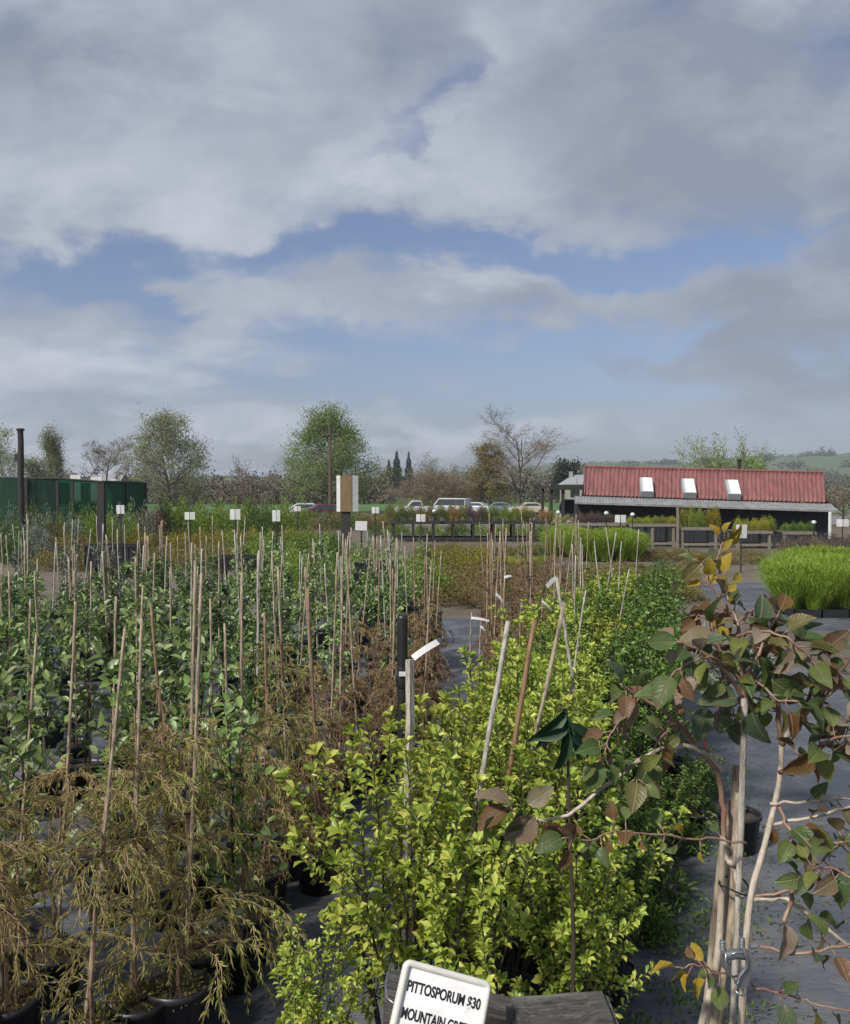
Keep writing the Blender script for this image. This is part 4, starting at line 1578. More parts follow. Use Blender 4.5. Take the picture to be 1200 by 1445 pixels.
def loop_tag(parent, loc, ang, rz, w=.15):
    mb = MB()
    n = 7
    V, Fs = [], []
    for i in range(n):
        s = i / (n - 1)
        z = -.05 * s * s
        V += [(w * s, -.014, z), (w * s, .014, z)]
    for i in range(n - 1):
        Fs.append((2 * i, 2 * i + 1, 2 * i + 3, 2 * i + 2))
    mb.add(V, Fs)
    o = mb.build('label_tag', M['white_card'], parent)
    so = o.modifiers.new('thickness', 'SOLIDIFY')
    so.thickness = .0015
    o.location = loc
    o.rotation_euler = (R(60), ang, rz)
    return o


# ------------------------------------------------------------------ the lime shrub row
random.seed(33)
PIT = [pitto('lime_shrub', '', 'lf_pitto', 1.15 + .05 * i, 8, .25) for i in range(3)]
PIT2 = [pitto('green_shrub', '', 'lf_pitto2', 1.15, 8, .26, .044) for i in range(2)]
PITS = [pitto('lime_shrub', '', 'lf_pitto', 1.1, 7, .25, stake=1.95)]
r = 0
d = 3.45
plants = []
while d < 12.2:
    x0 = -.14 + .292 * (d - 3.4)
    for c in range(3):
        x = x0 + c * (.34 if d < 6.3 else .43) + random.gauss(0, .04)
        dark = c == 2 and d > 3.9 and random.random() < .95
        stk = (not dark) and d > 5.5 and random.random() < (.2 if d < 8.5 else .6)
        if d > 10.2 and c < 2:
            stk = True
        lab = 'lime leaved potted shrub in the long row running away to the back'
        g = 'lime shrubs in the long row'
        if r == 0:
            lab = ['nearest lime leaved shrub at the left, low over the grey mat', 'lime leaved shrub directly behind the white price sign', 'lime leaved shrub in a black pot behind the timber block'][c]
        elif r == 1:
            lab = ['lime leaved shrub beside the short grey stake, second row', 'lime leaved shrub in the middle of the second row', 'lime leaved shrub at the right of the second row, above the pot'][c]
        elif dark:
            lab, g = 'darker green potted shrub along the right side of the lime row', 'darker green shrubs beside the lime row'
        if not dark and d > 6.5 and random.random() < .18:
            dark = True
        p = PIT2 if dark else (PITS if stk else PIT)
        z = random.uniform(.9, 1.05) * (1.0 if d < 9 else 1.06)
        if c == 2 and 0 < r < 6:
            z *= .66
        if r == 0:
            z *= (1.08, .98, .8)[c]
        plants.append(put(p, (x, d + random.gauss(0, .05), 0), lean(2), lab, g, z))
    r += 1
    d += .52

put(PIT, (XD(428, 3.25), 3.25, 0), None, 'small lime shrub lowest and furthest left at the front edge', 'lime shrubs in the long row', .62)
# separate stakes standing in the near shrubs
def stake(px0, py0, px1, py1, d0, d1, r, m, label, square=False, name='stake'):
    a, b = W(px0, py0, d0), W(px1, py1, d1)
    # carried on down to the mat
    k = a.z / max(.05, a.z - b.z)
    g = a + (b - a) * k
    t = thing(name, label, 'stake', (g.x, g.y, 0))
    mb = MB()
    pts = [g.lerp(a, i / 14) - Vector((g.x, g.y, 0)) for i in range(15)]
    pts = [p + Vector((random.gauss(0, .0015), random.gauss(0, .0015), 0)) for p in pts]
    tube(mb, pts, [r * (1.12 if i % 3 == 0 and not square else 1) for i in range(15)], 4 if square else 10)
    mb.build('rod', M[m], t, not square)
    return t


s1 = stake(580, 931, 577, 1100, 3.75, 3.72, .019, 'cane_grey', 'short thick grey stake just right of the black standpipe', True)
s2 = stake(718, 877, 681, 1092, 3.7, 3.6, .0105, 'cane_grey', 'long pale grey cane leaning right out of the lime shrubs')
s3 = stake(755, 875, 718, 1095, 4.0, 3.9, .0115, 'cane_brown', 'brown cane leaning right beside the pale grey one')
s4 = stake(797, 850, 745, 1088, 4.3, 4.2, .010, 'cane', 'thin tan cane behind the drooping dark leaves')
s5 = stake(786, 815, 800, 905, 5.4, 5.4, .010, 'cane_grey', 'short grey cane with a white tag leaning left above the shrubs')
loop_tag(s1, tuple(W(583, 929, 3.75) - s1.location), R(-38), R(10), .13)
loop_tag(s5, tuple(W(786, 815, 5.4) - s5.location), R(30), R(150), .07)
for k, (px, py, an, rz, w) in enumerate(((700, 838, R(42), 0, .17), (665, 872, R(4), 0, .2), (678, 884, R(35), 0, .17), (735, 858, R(80), .4, .12), (765, 848, R(35), 0, .16), (712, 815, R(-20), .3, .1))):
    d = 9.4
    # hung on a cane of its own that stands by the rust plants
    t = stake(px + 1, py - (8 if k != 4 else 4), px - 2, py + 60, d, d, .008, 'cane', ['tan cane with a white tag pointing down right above the rust plants', 'tan cane with a level white tag by the narrow path', 'tan cane with a grey tag just below the level one', 'tan cane with a small hanging white tag among rust plants', 'tan cane with a grey slanting tag behind the brown leaning cane', 'tan cane with a small tag highest among the rust plants'][k])
    loop_tag(t, tuple(W(px, py, d - .02) - t.location), an, rz, w)

# black standpipe
d = 4.75
t = thing('standpipe', 'black plastic irrigation standpipe left of the short grey stake', 'pipe', (XD(568, d), d, 0))
top = W(568, 868, d).z
mb = MB()
lathe(mb, [(.0295, 0), (.0295, top - .40), (.0295, top - .02), (.0295, top), (.0255, top), (.0255, top - .05), (0, top - .05)], 20)
mb.build('pipe', M['black_plastic'], t, True)
mb = MB()
lathe(mb, [(.030, top - .40), (.037, top - .39), (.037, top - .33), (.033, top - .32), (.033, top - .29), (.030, top - .28)], 20)
mb.build('coupling', M['black_plastic'], t, True)
mb = MB()
box(mb, (.02, -.042, top - .315), (.075, .016, .022))
box(mb, (.035, -.05, top - .335), (.016, .016, .05))
mb.build('valve_clip', M['white_card'], t)

# plant with drooping dark leaves behind the pale cane
d = 3.25
c = W(800, 1000, d)
t = thing('broadleaf_plant', 'slim plant with long drooping dark green leaves at its top', 'plant', (c.x + .02, d, 0))
pot(t, .12, .1, .25)
mb = MB()
tube(mb, [(0, 0, .2), (.01, 0, c.z * .5), (-.01, 0, c.z * .8), (-.02, 0, c.z)], [.009, .008, .006, .004], 6)
mb.build('stem', M['stem_dark'], t)
LP, LD = [], []
for k, (dx, dz, ln) in enumerate(((-.62, -.9, .17), (-1.0, -.75, .16), (-.12, -1, .17), (.3, -.9, .13), (.75, -.5, .11), (-.9, -.3, .12), (-.3, -1, .14), (.3, -.2, .07))):
    LP.append((-.02, -.01 * k, c.z - .012 * k))
    LD.append((dx, random.uniform(-.25, .1), dz))
mb = MB()
leaves(mb, LP, LD, np.tile([[.3, -1, .35]], (len(LP), 1)) + rng.normal(size=(len(LP), 3)) * .15, np.array([.20, .19, .21, .16, .12, .14, .17, .07]), np.array([.055, .052, .056, .046, .04, .045, .048, .03]), T_LANCE)
M['lf_deep'] = leafmat('deep_green_leaves', [(.012, .035, .018), (.03, .07, .03)], .5, .22, .1, .3)
mb.build('foliage', M['lf_deep'], t, True)

# pots and plants on the right of the row
random.seed(77)
pd = H * F / (1150 - HOR)
t = thing('potted_shrub', 'dark potted shrub in a tall black pot on the mat right of the row', 'shrub', (XD(957, pd), pd + .1, 0))
pot(t, .105, .095, .40)
o = clump('foliage', None, None, 'lf_pitto2', 500, .42, .2, .045, .45)
o.parent = t
o.location = (0, 0, .45)
for px, d, sc_, lab in ((905, 5.0, .36, 'low dark green potted shrub between the lime row and the mat'), (925, 5.6, .4, 'small green shrub on the mat edge right of the lime row'), (885, 4.5, .34, 'lowest small shrub beside the black pot at the front'), (930, 6.3, .42, 'small green shrub near the tall black pot')):
    put(PIT2, (XD(px, d), d, 0), None, lab, None, sc_)
pd = H * F / (1418 - HOR)
t = thing('potted_shrub', 'round black pot with bare soil behind the timber block', 'pot', (XD(848, pd), pd, 0))
pot(t, .15, .12, .30)
o = clump('foliage', None, None, 'lf_pitto', 160, .3, .16, .04, .45)
o.parent = t
o.location = (-.05, 0, .3)
SUC = clump('shrub', 'grey green rosette leaved shrub below the yellow leaves', 'shrub', 'lf_silver', 260, .4, .26, .11, .45, .7, T_OVAL)
SUC.location = (XD(1048, 6.2), 6.2, 1.15)
SUC.name = 'rosette_shrub'
t = thing('rosette_shrub', 'grey green rosette leaved shrub on a tall stem below the yellow leaves', 'shrub', (XD(1048, 6.2), 6.2, 0))
SUC.parent = t
SUC.name = 'foliage'
SUC.location = (0, 0, 1.12)
for k in ('label', 'category'):
    del SUC[k]
mb = MB()
tube(mb, [(0, 0, .2), (.02, 0, .8), (0, 0, 1.3)], [.014, .012, .008], 6)
mb.build('stem', M['stem_dark'], t)
pot(t)

# ------------------------------------------------------------------ lime grass blocks
random.seed(4)
TUF = [tuft('grass_clump', '', 'grass clump', 'lf_grass', 280, .9 + .08 * i) for i in range(4)]
y = 17.95
while y < 22.8:
    x = 7.5 + (y - 17.8) * .40
    while x < 7 + .52 * (y - 17.8) + 4.6:
        put(TUF, (x + random.gauss(0, .08), y + random.gauss(0, .08), .04), (R(random.gauss(0, 5)), R(random.gauss(0, 5)), random.uniform(0, 6.28)), 'bright lime grass clump in the dense block at the right edge', 'lime grass clumps in the right block', random.uniform(.8, 1.08))
        x += .40
    y += .40
mb = MB()
for j in range(9):
    for i in range(2):
        cx, cy = 7.45 + j * .56 + .25, 17.72 + i * .56
        box(mb, (cx, cy - .24, .09), (.54, .02, .17))
        box(mb, (cx - .26, cy, .09), (.02, .5, .17))
        box(mb, (cx, cy, .03), (.5, .46, .02))
tag(mb.build('plant_tray', M['black_plastic']), 'long black tray edge under the lime grass block', 'tray')
for (px0, px1, y0, y1, lab, g) in ((812, 905, 31.2, 34.6, 'bright green grass clump in the nearer part of the middle block', 'lime grass clumps before the benches'), (782, 812, 33.4, 36.4, 'bright green grass clump in the part set back at the left', 'lime grass clumps set back at the left')):
    y = y0
    while y < y1:
        x = XD(px0, y)
        while x < XD(px1, y):
            put(TUF, (x + random.gauss(0, .08), y + random.gauss(0, .08), .02), None, lab, g, random.uniform(1.0, 1.12))
            x += .55
        y += .55

# ------------------------------------------------------------------ beds of low potted shrubs
PR = {}
for key, lf, kw in (('lime', 'lf_lime', {}), ('golden', 'lf_golden', {}), ('olive', 'lf_olive', {}), ('brown', 'lf_brown', {}), ('mid', 'lf_mid', {}), ('yellow', 'lf_yellow', {}), ('purple', 'lf_purple', {}), ('maroon', 'lf_maroon', {}), ('silver', 'lf_silver', {}), ('orange', 'lf_orange', {}), ('fresh', 'lf_fresh', {})):
    PR[key] = [clump(key + '_shrub', '', 'shrub', lf, 620, .5, .27, .05, .5) for _ in range(2)]


def bed(keys, px0, px1, d0, d1, sp, h, label, group, wide=1.0, px0b=None, px1b=None):
    d = d0
    while d <= d1:
        q = (d - d0) / max(.01, d1 - d0)
        a = px0 if px0b is None else px0 + (px0b - px0) * q
        b = px1 if px1b is None else px1 + (px1b - px1) * q
        x = XD(a, d)
        while x <= XD(b, d):
            s = sp / .5 * wide * random.uniform(.9, 1.15)
            o = put(PR[random.choice(keys)], (x + random.gauss(0, sp * .12), d + random.gauss(0, sp * .12), .02), None, label, group, (s, s, h / .5 * random.uniform(.8, 1.15)))
            x += sp
        d += sp


random.seed(9)
bed(['lime', 'mid', 'lime'], 232, 425, 47, 49.6, .95, 1.75, 'tall bright green shrub in the hedge like row before the bare trees', 'bright green shrubs in the tall back row')
bed(['golden', 'golden', 'lime'], 285, 430, 37, 39.5, .75, .72, 'golden rounded shrub in the band behind the white cards at the left', 'golden shrubs in the left middle band')
bed(['olive', 'golden'], 40, 285, 35, 38.5, .75, .7, 'olive green low shrub in the band before the shade house', 'olive shrubs before the shade house')
bed(['brown', 'olive', 'brown'], 60, 330, 27.5, 32, .75, .55, 'brown low shrub in the bed behind the left staked block', 'brown low shrubs behind the left block', 1.05)
bed(['maroon'], 178, 226, 44, 45.5, .8, 1.45, 'dark red shrub beside the end of the shade house', 'dark red shrubs by the shade house')
bed(['mid', 'olive', 'lime'], 60, 176, 39.5, 41, .8, 1.5, 'mixed green shrub standing before the open bay of the shade house', 'green shrubs before the open bay')
bed(['mid', 'lime', 'mid'], 330, 475, 32, 35.5, .75, .75, 'mid green shrub in the band left of the notice board post', 'mid green shrubs left of the notice board')
bed(['maroon', 'olive'], 436, 476, 35.8, 37, .7, 1.0, 'dark brown shrub at the foot of the notice board', 'dark brown shrubs by the notice board')
bed(['fresh', 'lime'], 500, 615, 19, 25, .62, .85, 'light green shrub in the centre bed behind the staked block', 'light green shrubs in the centre bed', 1.05)
bed(['mid', 'fresh', 'lime'], 380, 505, 20, 25, .7, .9, 'fresh green shrub in the bed at the back of the left block', 'fresh green shrubs behind the left block')
bed(['golden', 'olive', 'golden'], 600, 695, 25.8, 30, .62, .6, 'gold green shrub in the bed before the long bench', 'gold green shrubs before the long bench', 1.05)
bed(['yellow', 'lime'], 690, 755, 29.5, 31.6, .42, .2, 'very low lime plant in the flat tray before the long bench', 'low lime plants in the flat tray', 1.1, 700, 790)
bed(['brown', 'olive', 'brown'], 600, 845, 19.2, 26, .62, .42, 'russet brown low shrub in the wide bed beyond the rust plants', 'russet low shrubs in the centre bed', 1.1, 640, 800)
bed(['olive', 'mid', 'brown', 'silver'], 210, 560, 55, 63, 1.15, .95, 'muted low shrub in the furthest bed before the parked vehicles', 'muted shrubs in the furthest bed')
bed(['purple', 'purple', 'brown'], 1112, 1200, 33.5, 36.6, .62, .62, 'dusky purple brown shrub in the bed behind the right lime block', 'dusky shrubs in the right bed')
bed(['mid', 'olive', 'silver', 'lime'], -60, 205, 36.5, 38.6, .8, 1.6, 'mixed green shrub in the row along the foot of the shade house', 'green shrubs along the shade house')
bed(['brown', 'olive', 'brown', 'mid'], 800, 985, 20, 28, .7, .3, 'low brown green plant on the dirt between the lime row and the benches', 'low plants on the dirt', 1.1, 840, 960)
bed(['silver', 'mid'], -40, 70, 30, 33, .75, 1.3, 'grey green shrub at the left edge below the tall pole', 'grey green shrubs below the pole')
bed(['mid', 'lime', 'mid'], 530, 780, 46.5, 48, .8, .75, 'green shrub seen low behind the long bench', 'green shrubs behind the long bench')
bed(['brown', 'olive'], 905, 960, 31, 34, .7, .35, 'low brown plant on the dirt before the shed benches', 'low brown plants before the shed')

# round white garden lights, black crates, small white cards
def crate(px, py, w_px, d, hgt, label, dd=.5):
    c = W(px, py, d)
    w = w_px / F * d
    t = thing('plastic_crate', label, 'crate', (c.x, d, 0), R(random.uniform(-4, 4)))
    z0 = c.z
    mb = MB()
    for y in (-dd / 2, dd / 2):
        box(mb, (0, y, z0 - .025), (w, .03, .05))
        box(mb, (0, y, z0 - hgt + .03), (w, .03, .06))
        n = int(w / .11)
        for i in range(n + 1):
            box(mb, (-w / 2 + w * i / n, y, z0 - hgt / 2), (.025, .024, hgt - .04))
        box(mb, (0, y + .008, z0 - hgt / 2), (w - .02, .008, hgt - .06))
    for x in (-w / 2, w / 2):
        box(mb, (x, 0, z0 - hgt / 2), (.024, dd - .03, hgt - .005))
    mb.build('body', M['black_plastic'], t)
    mb = MB()
    box(mb, (0, 0, z0 - hgt * .35), (w - .06, dd - .06, .02))
    mb.build('contents', M['soil'], t)
    for x in (-w / 2 + .1, w / 2 - .1):
        for y in (-dd / 2 + .08, dd / 2 - .08):
            mb = MB()
            box(mb, (x, y, (z0 - hgt) / 2), (.05, .05, max(.02, z0 - hgt)))
            mb.build('support', M['dark_wood'], t)
    return t


crate(566, 859, 112, 12.5, .36, 'wide black crate behind the standpipe', .6)
crate(528, 792, 52, 19, .45, 'small black crate among the pale green shrubs')
crate(335, 784, 50, 20.5, .32, 'black crate at the back of the left block, right one')
crate(163, 768, 75, 19.5, .5, 'large black crate at the back of the left block, left one')
crate(185, 790, 40, 18.6, .38, 'black crate just right of the large one')


def card(px, py, w, h, d, label, double=True, m='white_card', tilt=0):
    c = W(px, py, d)
    wd, hg = .88 * w / F * d, .88 * h / F * d
    t = thing('plant_card', label, 'sign', (c.x, d, 0), R(tilt))
    mb = MB()
    tube(mb, [(0, .03, 0), (0, .03, c.z + hg * .5)], .028 if d > 20 else .012, 6)
    mb.build('stake', M['dark_wood'], t)
    for s in ((-1, 1) if double else (0,)):
        ww = wd * (.47 if double else 1)
        o = bevbox('card', (ww, .012, hg), .005, M['white_card'], t, 1)
        o.location = (s * wd * .26, 0 if s <= 0 else -.004, c.z)
        o.rotation_euler = (0, R(random.uniform(-2, 2)), s * .12)
    return t


card(170, 719, 13, 14, 31, 'white card on a dark stake below the end of the shade house')
card(268, 728, 17, 12, 33, 'white double card left of the golden shrubs')
card(332, 726, 17, 17, 32, 'white double card before the tall green row, second of the left cards')
card(390, 728, 13, 18, 32, 'narrow white card at the right end of the golden shrubs')
card(420, 718, 11, 8, 40, 'small white card left of the maroon car')
card(510, 742, 19, 15, 30, 'square white card low behind the pale green shrubs', False)
card(530, 720, 12, 10, 38, 'small white card just right of the notice board')
card(594, 731, 15, 12, 41, 'white double card at the left end of the long bench')
card(876, 732, 18, 12, 37, 'white double card between the benches before the shed')
card(1047, 750, 19, 22, 27, 'large white double card right of the yellow leaves', True, tilt=8)
card(1190, 738, 20, 12, 33, 'white double card at the right edge beyond the lime block')
mb = MB()
tube(mb, [(0, 0, 0), (0, 0, 1.55)], .07, 8)
lathe(mb, [(.075, 1.5), (.08, 1.54), (0, 1.62)], 8)
o = mb.build('white_post', M['white_card'])
o.location = (XD(1172, 38), 38, 0)
tag(o, 'short white post at the right end of the shed', 'post')
for px, py, d, lab in ((613, 721, 42, 'round white garden light above the long bench, left one'), (788, 723, 41, 'round white garden light at the right end of the long bench'), (641, 722, 43, 'small pale garden light right of the left one'), (856, 724, 37.5, 'round white garden light beside the white double card'), (893, 726, 37.5, 'round white garden light left on the yellow green bench'), (1149, 737, 37.5, 'round white garden light on the rightmost bench')):
    c = W(px, py, d)
    t = thing('garden_light', lab, 'light', (c.x, d, 0))
    mb = MB()
    tube(mb, [(0, 0, 0), (0, 0, c.z - .06)], .02, 6)
    mb.build('stake', M['tie'], t)
    mb = MB()
    lathe(mb, [(0.02, -.09), (.08, -.07), (.105, 0), (.075, .06), (0, .085)], 10, 0, (0, 0, c.z))
    mb.build('globe', M['white_card'], t, True)

# ------------------------------------------------------------------ benches with potted plants
def bench(px0, px1, ytop, d, depth, label, m='wood', legs=2, rail=True):
    z = W(0, ytop, d).z
    x0, x1 = XD(px0, d), XD(px1, d)
    w = x1 - x0
    t = thing('bench', label, 'bench', ((x0 + x1) / 2, d, 0))
    mb = MB()
    for k in range(6):
        box(mb, (0, depth * (k + .5) / 6, z - .03), (w, depth / 6 - .025, .04))
    box(mb, (0, -.02, z - .07), (w + .05, .04, .12))
    box(mb, (0, depth + .02, z - .07), (w + .05, .04, .12))
    mb.build('top', M[m], t)
    for i in range(legs):
        x = -w / 2 + .08 + (w - .16) * i / (legs - 1)
        for y in (.05, depth - .05):
            mb = MB()
            box(mb, (x, y, (z - .05) / 2), (.1, .09, z - .05))
            mb.build('leg', M[m], t)
    if rail:
        mb = MB()
        box(mb, (0, .05, .18), (w - .26, .05, .1))
        mb.build('rail', M[m], t)
        mb = MB()
        box(mb, (0, depth - .05, .18), (w - .26, .05, .1))
        mb.build('rail', M[m], t)
    return z


def on_bench(keys, px0, px1, z, d0, rows, sp, h, label, group, stagger=.0):
    for r_ in range(rows):
        d = d0 + r_ * sp
        x, x1 = XD(px0, d), XD(px1, d)
        while x <= x1:
            s = sp / .5 * 1.05 * random.uniform(.9, 1.1)
            put(PR[random.choice(keys)], (x + random.gauss(0, .04), d, z - .008), None, label, group, (s, s, h / .5 * random.uniform(.82, 1.12)))
            x += sp


random.seed(15)
z = bench(552, 785, 736, 42.5, 1.5, 'long dark bench carrying mounded shrubs before the parked vehicles', 'dark_wood', 9)
on_bench(['olive', 'brown', 'mid'], 552, 655, z, 42.8, 3, .5, .80, 'olive brown shrub on the left end of the long bench', 'olive shrubs on the long bench')
on_bench(['orange'], 640, 648, z, 42.7, 1, .5, .8, 'orange leaved shrub on the long bench between the olive shrubs', None)
on_bench(['purple'], 663, 682, z, 42.8, 3, .5, .72, 'dusky purple shrub in the middle of the long bench', 'purple shrubs on the long bench')
on_bench(['mid', 'lime', 'olive'], 684, 745, z, 42.8, 3, .5, .70, 'mid green shrub right of the purple ones on the long bench', 'green shrubs on the long bench')
on_bench(['orange', 'brown', 'olive'], 738, 785, z, 43.2, 2, .5, .6, 'reddish brown shrub at the right end of the long bench', 'reddish shrubs on the long bench')
z = bench(785, 888, 738, 39.5, 1.4, 'grey bench with dark purple plants before the left half of the shed', 'wood', 4)
on_bench(['yellow', 'olive'], 788, 815, z, 39.8, 2, .45, .35, 'yellow green plant at the left end of the purple bench', 'yellow plants on the purple bench')
on_bench(['purple', 'purple', 'maroon'], 820, 866, z, 39.8, 3, .42, .42, 'dark purple plant on the bench before the shed', 'purple plants on the shed bench')
z = bench(889, 954, 739, 38.6, 1.2, 'grey timber bench with a flat spread of yellow green plants', 'wood', 3)
on_bench(['yellow', 'lime', 'olive'], 891, 952, z, 38.8, 3, .36, .3, 'yellow green plant on the wide bench right of the purple plants', 'yellow green plants on the wide bench')
z = bench(961, 1014, 744, 38.0, 1.2, 'grey bench with tall olive yellow plants left of the yellow leaves', 'wood', 2)
on_bench(['golden', 'lime', 'olive'], 965, 1012, z, 38.2, 3, .36, .8, 'tall olive yellow plant on the bench in the middle of the shed', 'tall olive plants on the middle bench')
mb = MB()
box(mb, (0, 0, .93), (.1, .09, 1.86))
o = mb.build('timber_post', M['wood'])
o.location = (XD(965, 38.0) - .3, 37.85, 0)
tag(o, 'grey timber post at the left corner of the tall olive bench', 'post')
z = bench(1040, 1090, 749, 37.6, 1.2, 'grey bench with bright yellow plants behind the large white card', 'wood', 2)
on_bench(['yellow', 'yellow', 'lime'], 1041, 1090, z, 37.8, 3, .38, .52, 'bright yellow green plant on the bench behind the large white card', 'bright yellow plants on their bench')
z = bench(1106, 1152, 750, 37.6, 1.2, 'short grey bench with green plants at the right end of the shed', 'wood', 2)
on_bench(['mid', 'lime', 'mid'], 1108, 1151, z, 37.8, 3, .36, .36, 'green plant on the rightmost bench before the shed', 'green plants on the rightmost bench')

# ------------------------------------------------------------------ litter on the mat
m_l = leafmat('dry_leaf_litter', [(.14, .10, .06), (.09, .065, .04), (.2, .16, .1), (.06, .07, .03)], .8, .1)
n = 16000
yy = 3.3 + 12 * rng.uniform(0, 1, n) ** 1.4
xx = rng.uniform(-1, 1, n) * (.5 * yy + .6)
kp = (np.sin(xx * 3.1 + yy) + np.sin(yy * 2.3 - xx * 1.7) + rng.normal(size=n) * .8) > .1
xx, yy = xx[kp], yy[kp]
n = len(xx)
mb = MB()
D = rdir(n)
D[:, 2] *= .2
leaves(mb, np.stack([xx, yy, np.full(n, .012)], 1), D, np.tile([[0, 0, 1.0]], (n, 1)) + rng.normal(size=(n, 3)) * .25, rng.uniform(.012, .04, n), rng.uniform(.008, .02, n), T_DIA)
tag(mb.build('leaf_litter', m_l), 'dry brown leaf litter scattered over the dark weed mat', 'leaf litter', None, 'stuff')

# small weeds and moss creeping along the right edge of the lime row
n = 15000
yy = rng.uniform(3.4, 8.6, n)
off = np.abs(rng.normal(size=n)) * .42
xx = -.14 + .292 * (yy - 3.4) + .86 + off - .1
pat = np.sin(yy * 5 + 1) + np.sin(yy * 11.3 + xx * 7) + rng.normal(size=n) * .5 > .2
xx, yy = xx[pat], yy[pat]
n = len(xx)
mb = MB()
leaves(mb, np.stack([xx, yy, rng.uniform(.01, .09, n)], 1), rdir(n, .6), rdir(n, 1.5), rng.uniform(.015, .05, n), rng.uniform(.008, .02, n), T_DIA)
tag(mb.build('ground_weeds', M['lf_mid']), 'low green weeds creeping over the mat beside the lime row', 'weeds', None, 'stuff')
random.seed(61)
for px, d, s_, lab in ((905, 5.4, .42, 'low bushy green shrub right of the lime row, nearest of three'), (945, 6.0, .46, 'low bushy green shrub left of the tall black pot'), (985, 6.6, .4, 'low bushy green shrub behind the canes of the young tree')):
    put(PIT2, (XD(px, d), d, 0), None, lab, None, (s_ * 1.25, s_ * 1.25, s_))

SEED = [clump('seedling', '', 'plant', 'lf_pitto2', 330, .19, .12, .05, .4, .5, T_OVAL), clump('seedling', '', 'plant', 'lf_mid', 330, .22, .11, .05, .4, .6, T_OVAL), clump('seedling', '', 'plant', 'lf_leafy', 300, .17, .14, .06, .35, .4, T_OVAL)]
for i, (px, py) in enumerate(((872, 1330), (905, 1285), (880, 1240), (930, 1225), (898, 1190), (945, 1180), (965, 1205), (915, 1150), (985, 1165), (925, 1330), (1000, 1130), (940, 1275))):
    dd = H * F / (py - HOR)
    put(SEED, (XD(px, dd), dd, .004), None, 'low leafy green seedling rooted on the mat right of the lime row', 'seedlings on the mat beside the lime row', random.uniform(.75, 1.3), pick=i)
bed(['olive', 'brown', 'mid'], 610, 800, 33.2, 36.8, .75, .3, 'low olive plant on the dirt in front of the long bench', 'low olive plants before the long bench')
bed(['brown', 'brown', 'olive'], 975, 1075, 30, 34.5, .8, .22, 'very low brown plant on the dirt below the middle bench', 'very low brown plants below the benches')

# ------------------------------------------------------------------ the near young tree at the right
random.seed(52)
M['fg_bark'] = mat('pale_smooth_bark', (.52, .46, .38), (.30, .245, .19), 8, .55, (10, 10, 3), bmp=.25)
M['fg_red'] = mat('red_twig_bark', (.20, .085, .07), (.24, .18, .125), 7, .45, (8, 8, 3))
M['fg_leaf'] = leafmat('tree_leaves', [(.06, .13, .035), (.10, .18, .04), (.07, .13, .065), (.19, .23, .045), (.17, .16, .05), (.20, .15, .09), (.12, .18, .045), (.20, .10, .055), (.08, .14, .075), (.14, .21, .065), (.10, .17, .05), (.07, .15, .04)], .42, .36, .0, .4, 'CONSTANT', (.13, .10, .045))
M['fg_yellow'] = leafmat('yellow_tip_leaves', [(.40, .27, .02), (.46, .33, .04), (.34, .28, .04)], .5, .35, .0, .25, mottle=(.30, .24, .04))
M['fg_rust'] = leafmat('rust_leaves', [(.16, .065, .03), (.20, .095, .03), (.12, .06, .04)], .5, .3, .0, .25, mottle=(.07, .08, .03))
M['fg_pink'] = leafmat('pink_backed_leaves', [(.33, .24, .19), (.40, .34, .27), (.26, .17, .13), (.26, .23, .14)], .5, .3, .0, .25, mottle=(.16, .15, .08))
t = thing('young_tree', 'young tree with round red green leaves and pale stems at the right front', 'tree', (.455, 1.3, 0))
O = Vector((.455, 1.3, 0))


def pth(pts, n=5):
    """smooth line through (px, py, distance) places"""
    A = [W(*p) - O for p in pts]
    out = []
    for i in range(len(A) - 1):
        p0, p1, p2, p3 = A[max(0, i - 1)], A[i], A[i + 1], A[min(len(A) - 1, i + 2)]
        for k in range(n):
            s = k / n
            out.append(.5 * ((2 * p1) + (p2 - p0) * s + (2 * p0 - 5 * p1 + 4 * p2 - p3) * s * s + (3 * p1 - p0 - 3 * p2 + p3) * s ** 3))
    out.append(A[-1])
    return out


wood_mb, red_mb = MB(), MB()
LF = {'mix': [], 'yel': [], 'rust': [], 'pink': []}


def rad(n, a, b):
    return [a + (b - a) * i / (n - 1) for i in range(n)]


def limb(pts, r0, r1, mb, lf=None, every=.034, size=.047, start=.25, hang=.35):
    L = pth(pts)
    L = [p + Vector((random.gauss(0, .0012), random.gauss(0, .0012), random.gauss(0, .0012))) for p in L]
    rr = rad(len(L), r0, r1)
    rr = [r * (1.12 if i % 4 == 0 else 1) for i, r in enumerate(rr)]
    tube(mb, L, rr, 8)
    if lf:
        acc = 0
        tot = sum((L[i + 1] - L[i]).length for i in range(len(L) - 1))
        run = 0
        k = random.randrange(9)
        for i in range(len(L) - 1):
            d = L[i + 1] - L[i]
            run += d.length
            acc += d.length
            if run > tot * start and acc > every * .4:
                acc = random.uniform(-.012, .006)
                for q in range(random.choice((1, 2, 2))):
                    k += 1
                    dn = d.normalized()
                    s = dn.orthogonal().normalized()
                    s.rotate(Matrix.Rotation(k * 2.4 + random.uniform(-.5, .5), 3, dn))
                    dr = (s + dn * .35 + Vector((0, 0, -hang))).normalized()
                    pe = L[i + 1] + dr * .016
                    tube(red_mb, [L[i + 1], pe], [.0012, .0009], 4)
                    LF[lf if isinstance(lf, str) else random.choice(lf)].append((pe, dr, size * random.uniform(.48, .9)))
        p, d = L[-1], (L[-1] - L[-2]).normalized()
        LF[lf if isinstance(lf, str) else random.choice(lf)].append((p, (d + Vector((0, 0, -.2))).normalized(), size))
    return L


MX = ('mix',) * 11 + ('pink', 'rust')
